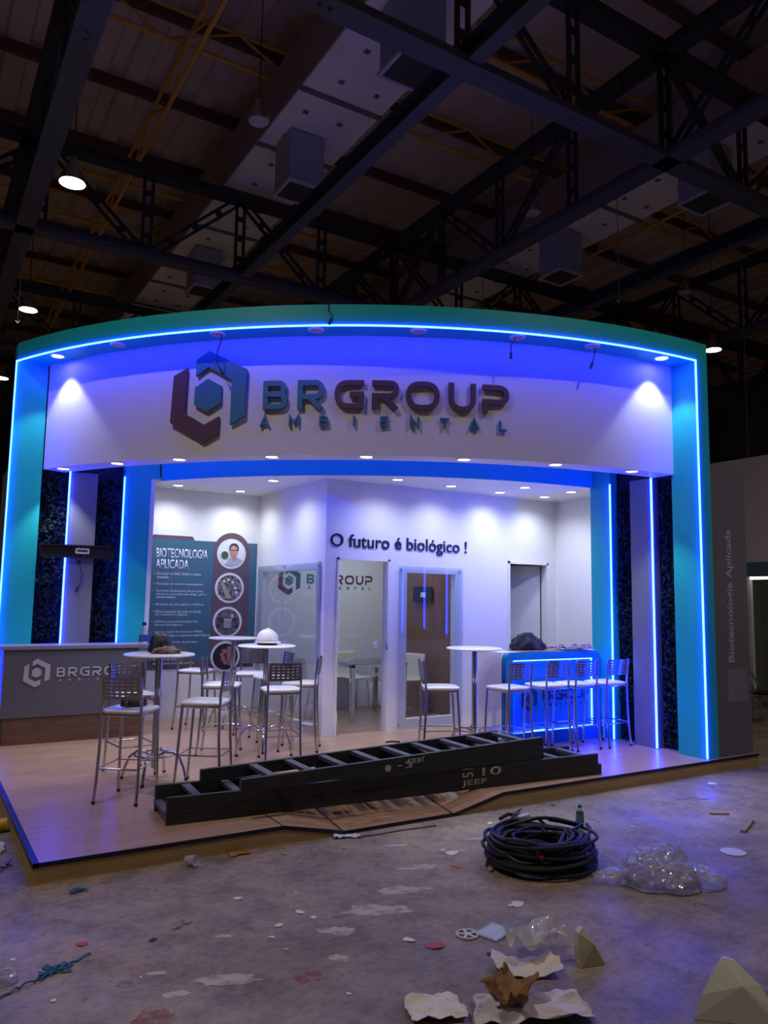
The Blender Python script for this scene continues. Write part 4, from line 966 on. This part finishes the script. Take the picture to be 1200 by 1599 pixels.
tag(creased('crumpled_paper', 'paper_lilac', (1.62,-2.53,.002), .50, .22, 9, .040, 3.2, 40, -.42, .20), 'crumpled pale lilac printed paper in the foreground', 'paper')
tag(creased('crumpled_paper', 'paper', (1.27,-2.33,.002), .24, .19, 13, .030, 2.6, 32, -.42, .15), 'crumpled white paper at the end of the lilac one', 'paper')
o = creased('brown_paper', 'paper_brown', (1.545,-2.50,.016), .19, .17, 17, .050, 3.0, 28, .4, .45, .05); tag(o, 'crumpled brown paper ball on the lilac paper', 'paper')
# cup, ribbon, rope, discs, sticks
cu = MB().lathe([(.022,0),(.024,.002),(.034,.085),(.036,.088),(.033,.086),(.022,.006)], 20, caps=False).build('plastic_cup', 'bag_clear', None, True); cu.location = (.90,-.085,.036); cu.rotation_euler = (math.radians(84), 0, .5); tag(cu, 'clear plastic cup lying against the platform skirting', 'cup')
tag(sheet('torn_strip', 'pvc_white', (2.09,-.06,.002), .18, .07, 21, .02, 12, -.35, jag=.5), 'torn white strip at the foot of the ramp', 'strip')
cable('thin_rod', 'thin dark rod lying along the ramp edge', [(2.10,-.105,.006),(2.3,-.13,.006),(2.55,-.13,.006),(2.82,-.155,.006)], .004, False, 'steel_dark')
def squiggle(name, label, cx_, cy_, L, m, seed, r=.003, n=160, wide=.06, rz=0, fr=14):
    P = []
    for i in range(n):
        u = i/(n-1); tap = math.sin(PI*min(max(u*1.2-.1, 0), 1))
        P.append((cx_+(u-.5)*L*math.cos(rz)+wide*tap*noise.noise(Vector((u*fr+seed,0,0)))*1.8, cy_+(u-.5)*L*math.sin(rz)+wide*tap*noise.noise(Vector((0,u*fr+seed,2)))*1.8, .005+.022*abs(noise.noise(Vector((u*fr*.8,seed,0))))))
    o = MB().tube(P, r, 5).build(name, m, None, True); return tag(o, label, 'cord')
squiggle('blue_twine', 'long loose blue twine trailing across the concrete', -.09, -1.20, .50, 'rope_blue', 2, .0045, 160, .03, .52, 10)
squiggle('blue_twine', 'tangled knot of blue twine in the middle of the long loose one', -.05, -1.17, .16, 'rope_blue', 5, .0032, 420, .075, .5, 40)
squiggle('blue_twine', 'small blue twine tangle in front of the platform corner', .22, -.22, .10, 'rope_blue', 9, .0028, 260, .045, .2, 26)
squiggle('thin_wire', 'thin curled dark wire beside the platform end', -.10, .42, .20, 'black_rubber', 12, .003, 60, .05, 1.2, 8)
squiggle('thin_wire', 'small curled brown wire on the bare concrete', .60, -.98, .14, 'scrap_wood', 15, .003, 40, .04, .4, 7)
d = MB().lathe([(.085,0),(.085,.006)], 28).build('paper_disc', 'pvc_white'); d.location = (4.297,-1.658,.001); tag(d, 'flat white round disc on the concrete', 'disc')
s = MB().box(-.19, .19, -.018, .018, 0, .018).build('wood_stick', 'scrap_wood'); s.location = (4.96,-1.33,.001); s.rotation_euler = (0,0,.42); tag(s, 'thin wooden stick near the white disc', 'stick')
s = MB().box(-.08, .08, -.012, .012, 0, .012).build('wood_offcut', 'scrap_wood'); s.location = (5.08,-1.0,.001); s.rotation_euler = (0,0,-.55); tag(s, 'short pale wood offcut beyond the stick', 'offcut')
o = crumple('clear_wrapper', 'film', None, (-.25,-1.17,.0), .055, .045, .055, 51, .2, 3, 4); tag(o, 'small ball of clear wrapper at the end of the blue twine', 'wrapper')
o = lump('pink_rag', 'paper_lilac', (-.13,.80,0), .06, .10, .05, 52, .5, 2.4, 3); tag(o, 'small pinkish rag beside the platform end', 'rag')
yt = MB().tube([(-.10,1.24,.05),(-.02,1.24,.05)], .045, 14).build('yellow_tape_roll', 'yellow_tool'); tag(yt, 'yellow roll lying beside the platform end', 'roll')
o = sheet('orange_scrap', 'scrap_orange', (1.27,-.05,.002), .12, .06, 25, .02, 8, .1, jag=.6); tag(o, 'orange scrap lying against the platform skirting', 'scrap')
# paper flakes
def inview(x, y):
    dx, dy = x+.742, y+5.145; dep = .518*dx+.848*dy; return dep > 1.0 and abs((.852*dx-.523*dy)/dep) < .5      # the stretch of aisle before the stand
flakes = [(3.62,-.76,.05,'paper'),(2.43,-.95,.035,'scrap_orange'),(.425,-1.07,.02,'black_rubber'),(.11,-.94,.03,'scrap_pink'),(5.98,-.30,.05,'paper'),(2.55,-.72,.05,'paper'),(2.35,-1.62,.04,'paper'),(1.55,-1.70,.03,'paper'),(1.22,-1.12,.028,'paper'),(1.05,-1.22,.022,'paper'),(1.63,-1.83,.045,'scrap_pink')]
rnd = random.Random(11)
while len(flakes) < 56:
    x, y = rnd.uniform(-.3, 6.5), rnd.uniform(-2.6, -.12)
    if not inview(x, y): continue
    if math.hypot(x-2.93, y+1.08) < .5 or math.hypot(x-3.34, y+1.74) < .5: continue
    flakes.append((x, y, rnd.uniform(.008, .022), rnd.choice(['paper','paper','scrap_wood','scrap_wood','pvc_white','black_rubber','paper_cream'])))
names = {'paper': ('paper_flake','small torn white paper flake on the concrete'), 'paper_cream': ('paper_flake','small cream paper flake on the concrete'), 'pvc_white': ('plastic_chip','small pale plastic chip on the concrete'), 'scrap_wood': ('wood_chip','small brown wood chip on the concrete'), 'black_rubber': ('rubber_crumb','small black crumb on the concrete'), 'scrap_orange': ('wood_chip','small orange chip on the concrete near the cable coil'), 'scrap_pink': ('paper_flake','small pink paper flake on the concrete')}
for i, (x, y, r, m) in enumerate(flakes):
    k = 6+i % 3; P = [(r*(.6+.5*rnd.random())*math.cos(a*2*PI/k)*1.3, r*(.6+.5*rnd.random())*math.sin(a*2*PI/k)) for a in range(k)]
    mb = MB().prism(P, .0, .002); mb.v = [(vx, vy, vz+(.25*r*abs(noise.noise(Vector((vx*40+i, vy*40, 0)))))) for vx, vy, vz in mb.v]
    o = mb.build(names[m][0], m); o.location = (x, y, .001); o.rotation_euler = (0,0,rnd.uniform(0,6)); tag(o, names[m][1], 'litter', 'litter flakes of '+m.replace('_', ' '))
# old paint stains in the floor
for i, (x, y, sx, sy, m) in enumerate(((.61,-1.64,.14,.05,'stain_white'),(.37,-1.65,.06,.03,'stain_white'),(.95,-1.79,.07,.055,'stain_red'),(.243,-1.80,.08,.07,'stain_red'),(1.28,-1.42,.10,.05,'stain_white'),(1.62,-1.30,.18,.07,'stain_white'),(1.90,-1.12,.16,.06,'stain_white'),(2.2,-.85,.14,.05,'stain_white'),(1.15,-1.70,.05,.035,'stain_white'),(2.9,-.55,.10,.03,'stain_white'),(2.3,-.40,.09,.03,'stain_white'),(.35,-1.42,.05,.02,'stain_white'),(.75,-1.2,.05,.02,'stain_white'),(5.3,-.55,.16,.05,'stain_blue'),(.2,-1.45,.04,.03,'stain_blue'),(3.9,-2.1,.06,.03,'stain_blue'))):
    k = 72; P = []
    for a in range(k):
        c_, s_ = math.cos(a*2*PI/k), math.sin(a*2*PI/k)
        rr = .72+.34*noise.noise(Vector((c_*1.1+i*3, s_*1.1, i)))+.16*noise.noise(Vector((c_*3.5+i, s_*3.5, i*2)))+.12*noise.noise(Vector((c_*11, s_*11+i, i)))
        P.append((sx*max(rr, .12)*c_*1.4, sy*max(rr, .12)*s_*1.4))
    o = MB().prism(P, 0, .0012).build('paint_stain', m, fl); o.location = (x, y, .0); o.rotation_euler = (0,0,-.45)

# ------------------------------------------------------------------ hall roof structure
ZB, ZTP = 8.0, 9.65
def lattice_post(mb, p, z0, z1, along, gap=.16):
    for s in (-1, 1):
        q = (p[0]+along[0]*s*gap/2, p[1]+along[1]*s*gap/2); mb.beam((q[0],q[1],z0), (q[0],q[1],z1), .05, .05)
    for k in range(1, 4):
        z = z0+(z1-z0)*k/4; mb.beam((p[0]-along[0]*gap/2,p[1]-along[1]*gap/2,z), (p[0]+along[0]*gap/2,p[1]+along[1]*gap/2,z), .04, .09)
def truss(label, axis, c, lo, hi, bay, phase):
    t = thing('roof_truss', label, 'truss', group='steel roof trusses of the hall'); al = (1,0) if axis == 'x' else (0,1)
    P = (lambda s, z: (s, c, z)) if axis == 'x' else (lambda s, z: (c, s, z))
    b = MB(); b.beam(P(lo,ZB), P(hi,ZB), .30, .10); b.beam(P(lo,ZB+.10), P(hi,ZB+.10), .06, .14); b.build('bottom_chord', 'steel_lit', t)
    b = MB(); b.beam(P(lo,ZTP), P(hi,ZTP), .28, .16); b.build('top_chord', 'steel_dark', t)
    s = phase; i = 0
    while s < hi:
        if s > lo:
            b = MB(); lattice_post(b, P(s,0)[:2], ZB, ZTP, al); b.build('post', 'steel_dark', t)
            b = MB()
            e = s+bay; z0, z1 = (ZB, ZTP) if i % 2 else (ZTP, ZB)
            for off in (-.07, .07):
                d = Vector(P(e,z1))-Vector(P(s,z0)); nrm = Vector((al[0]*-(z1-z0), al[1]*-(z1-z0), bay)).normalized()*off
                b.beam(Vector(P(s,z0))+nrm, Vector(P(e,z1))+nrm, .05, .05)
            for k in (1,2,3):
                m_ = Vector(P(s,z0)).lerp(Vector(P(e,z1)), k/4); b.beam(m_-nrm, m_+nrm, .04, .12)
            b.build('diagonal', 'steel_dark', t)
        s += bay; i += 1
    return t
truss('dark steel roof truss crossing over the front of the stand', 'x', 1.63, -4, 20, 1.825, 8.04-1.825*8)
truss('dark steel roof truss next beyond the stand, under the first lit lamp', 'x', 8.95, -12, 24, 1.825, 8.04-1.825*12)
truss('dark steel roof truss second beyond the stand', 'x', 16.3, -14, 28, 1.825, 8.04-1.825*12)
truss('dark steel roof truss third beyond the stand', 'x', 23.6, -14, 30, 1.825, 8.04-1.825*12)
truss('dark steel lengthwise truss over the hedge end of the stand', 'y', 8.04, -3, 36, 1.83, 1.63-1.83*3)
truss('dark steel lengthwise truss over the logo counter', 'y', .50, 1.6, 36, 1.83, 1.63)
truss('dark steel lengthwise truss over the neighbouring stand', 'y', 15.4, 0, 36, 1.83, 1.63-1.83)
for x, lab in ((4.46,'plain dark steel beam running between the trusses over the slogan wall'), (11.25,'plain dark steel beam running between the trusses past the stand')):
    t = thing('roof_beam', lab, 'beam'); b = MB(); b.beam((x,-2,ZB+.0), (x,36,ZB+.0), .20, .03); b.build('bottom_flange', 'steel_lit', t); MB().beam((x,-2,ZB+.13), (x,36,ZB+.13), .03, .23).build('web', 'steel_dark', t); MB().beam((x,-2,ZB+.26), (x,36,ZB+.26), .20, .03).build('top_flange', 'steel_dark', t)
for i in range(16):
    y = -2+2.45*i; tag(MB().beam((-14,y,12.08), (30,y,12.08), .12, .22).build('roof_purlin', 'steel_red'), 'rusty red purlin under the roof sheets', 'purlin', 'roof purlins')
def yellow(label, axis, c, lo, hi, z0, z1):
    t = thing('lattice_girder', label, 'girder', group='yellow lattice girders under the roof'); P = (lambda s, z: (s, c, z)) if axis == 'x' else (lambda s, z: (c, s, z))
    MB().tube([P(lo,z0), P(hi,z0)], .042, 8).build('lower_tube', 'steel_yellow', t, True); MB().tube([P(lo,z1), P(hi,z1)], .036, 8).build('upper_tube', 'steel_yellow', t, True)
    b = MB(); s = lo; k = 0
    while s < hi-1:
        b.tube([P(s, z0 if k % 2 else z1), P(s+1.3, z1 if k % 2 else z0)], .025, 6); s += 1.3; k += 1
    b.build('lacing', 'steel_yellow', t, True)
for y in (4.6, 7.2, 12.4, 14.8, 19.5): yellow('yellow tubular lattice girder running across the hall roof', 'x', y, -12, 28, 11.15, 11.75)
for x in (2.6, 6.6, 13.4, -3.2): yellow('yellow tubular lattice girder running lengthwise under the hall roof', 'y', x, 1.5, 34, 10.45, 11.03)
def duct(label, x0, x1):
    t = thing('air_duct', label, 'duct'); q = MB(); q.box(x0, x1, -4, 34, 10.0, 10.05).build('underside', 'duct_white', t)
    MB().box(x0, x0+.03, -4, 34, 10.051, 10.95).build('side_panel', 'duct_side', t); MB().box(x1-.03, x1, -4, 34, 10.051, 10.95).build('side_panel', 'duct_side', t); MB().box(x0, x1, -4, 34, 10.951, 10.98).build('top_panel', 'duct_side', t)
    for i in range(18):
        y = -3.6+1.84*i; MB().box(x0-.02, x1+.02, y-.05, y+.05, 9.965, 10.0).build('joint_flange', 'duct_joint', t)
        for fx in (.28, .72):
            for fy in (.30, .75): 
                xx, yy = x0+(x1-x0)*(fx+.05*(-1)**i), y+1.84*fy; MB().box(xx-.045, xx+.045, yy-.045, yy+.045, 9.985, 10.0).build('clip', 'duct_joint', t)
    return t
duct('large pale air duct running lengthwise over the office side of the stand', 4.12, 5.62); duct('large pale air duct running lengthwise past the bar end', 10.75, 12.25)
def diffuser(x, y, label, zb=9.0):
    t = thing('air_diffuser', label, 'diffuser', (x, y, zb), group='box air diffusers below the ducts')
    MB().box(-.33, .33, -.33, .33, .02, .962).build('box', 'duct_box', t); MB().box(-.30, .30, -.30, .30, -.002, .02).build('grille', 'grille', t)
    b = MB(); b.box(-.36,.36,-.36,-.31,-.02,.03); b.box(-.36,.36,.31,.36,-.02,.03); b.box(-.36,-.31,-.31,.31,-.02,.03); b.box(.31,.36,-.31,.31,-.02,.03); b.build('grille_frame', 'grille_frame', t)
for x, y, lab in ((4.68,3.15,'box diffuser under the duct, just behind the front truss'), (4.75,6.98,'box diffuser under the duct, before the truss with the lit lamp'), (4.78,12.4,'box diffuser under the duct, beyond the truss with the lit lamp'), (11.15,3.2,'box diffuser under the duct past the bar, near the front truss'), (11.3,7.05,'box diffuser under the duct past the bar, farther along')): diffuser(x, y, lab)
# high-bay lamps
def highbay(x, y, z, label, watts, lit=True, top=9.6):
    t = thing('high_bay_lamp', label, 'lamp', (x, y, z), group='lit high-bay lamps of the hall' if lit else 'unlit floodlights of the hall'); t.scale = (.78, .78, 1.)
    MB().lathe([(.24,.0),(.23,.06),(.16,.20),(.09,.28),(.07,.40),(.0,.41)], 24, caps=False).build('reflector', 'aluminium', t, True); MB().lathe([(.215,.012),(.215,.022)], 24).build('lens', 'highbay_lens' if lit else 'grille_frame', t)
    MB().tube([(0,0,.40),(0,0,max(top-z,.5))], .012, 6).build('hanger', 'steel_dark', t)
    if lit:
        ld = bpy.data.lights.new('lamp_beam', 'SPOT'); ld.energy = watts; ld.spot_size = math.radians(150); ld.spot_blend = .6; ld.color = (1., .86, .72); ld.shadow_soft_size = .10
        lo = bpy.data.objects.new('lamp_beam', ld); lk(lo, t); lo.location = (0,0,-.04)
    return t
highbay(-3.0, -1.0, 9.0, 'lit high-bay lamp in front of the stand', E_KEY)
highbay(.89, 6.58, 7.8, 'lit high-bay lamp before the truss beyond the stand', E_HALL, top=12.2)
highbay(1.01, 12.61, 7.8, 'lit high-bay lamp before the second truss beyond the stand', E_HALL, top=12.2)
highbay(1.06, 18.9, 7.8, 'lit high-bay lamp before the third truss beyond the stand', E_HALL, top=12.2)
highbay(14.9, 5.77, 7.62, 'lit high-bay lamp past the bar end of the stand', E_HALL, top=12.2)
highbay(5.5, -4.6, 9.0, 'added unseen high-bay lamp above the aisle in front of the bar end', 480)  # added lamp out of view, brightens the faces turned to the aisle
for x, y, z, lab in ((3.62,6.15,9.5,'unlit silver floodlight beside the near duct'), (9.45,5.95,9.5,'unlit silver floodlight beyond the lengthwise truss'), (15.2,6.7,9.4,'unlit silver floodlight far past the bar')):
    t = highbay(x, y, z, lab, 0, False, 12.2); 

# ------------------------------------------------------------------ neighbouring stand
nb_ = thing('neighbour_stand', 'plain white neighbouring stand with blue header and lit doorway', 'stand')
q = MB(); q.box(10.3, 10.36, 2.05, 12, 0, 4.0); q.box(10.3, 10.36, -2.6, 2.05, 2.36, 4.0); q.build('side_wall', 'neighbour_white', nb_)
MB().box(10.2, 10.299, -2.6, 2.05, 2.14, 2.36).build('header_board', 'neighbour_blue', nb_); MB().box(10.22, 10.26, -2.5, 2.0, 2.10, 2.139).build('light_tube', 'tube_light', nb_)
MB().box(11.9, 11.96, -2.6, 4.5, 0, 3.9).build('inner_wall', 'neighbour_green', nb_); MB().box(10.36, 11.9, 2.9, 2.96, 0, 3.9).build('inner_wall', 'neighbour_green', nb_)
fc = thing('folding_chair', 'dark folding chair in the neighbouring doorway', 'chair', (10.0,2.02,0), .3)
MB().box(-.22, .22, -.02, .02, .45, .85).build('backrest', 'black_plastic', fc); MB().box(-.22, .22, -.40, .0, .42, .45).build('seat', 'black_plastic', fc)
for s in (-1, 1): MB().tube([(s*.2,-.42,0),(s*.2,.02,.85)], .012, 6).build('leg', 'aluminium', fc); MB().tube([(s*.18,.10,0),(s*.18,-.36,.43)], .012, 6).build('leg', 'aluminium', fc)

# ------------------------------------------------------------------ hanging hall wires
for x, y, z0, z1, lab in ((11.25, 2.62, 4.1, 7.98, 'thin pale wire hanging past the grey end box'), (8.04, 2.54, 6.2, 8.0, 'thin dark wire hanging from the lengthwise truss'), (8.04, 5.78, 6.9, 8.0, 'thin dark wire hanging from the lengthwise truss farther back'), (.50, 9.0, 6.3, 8.0, 'thin pale hook wire hanging over the logo counter side')):
    t = thing('hanging_wire', lab, 'wire', (x, y, z0)); MB().tube([(0,0,0),(.01,0,(z1-z0)*.5),(0,0,z1-z0)], .007, 6).build('wire', 'duct_joint', t); MB().tube([(-.03,0,.04),(0,0,0),(.03,0,.04)], .008, 6).build('hook', 'aluminium', t)
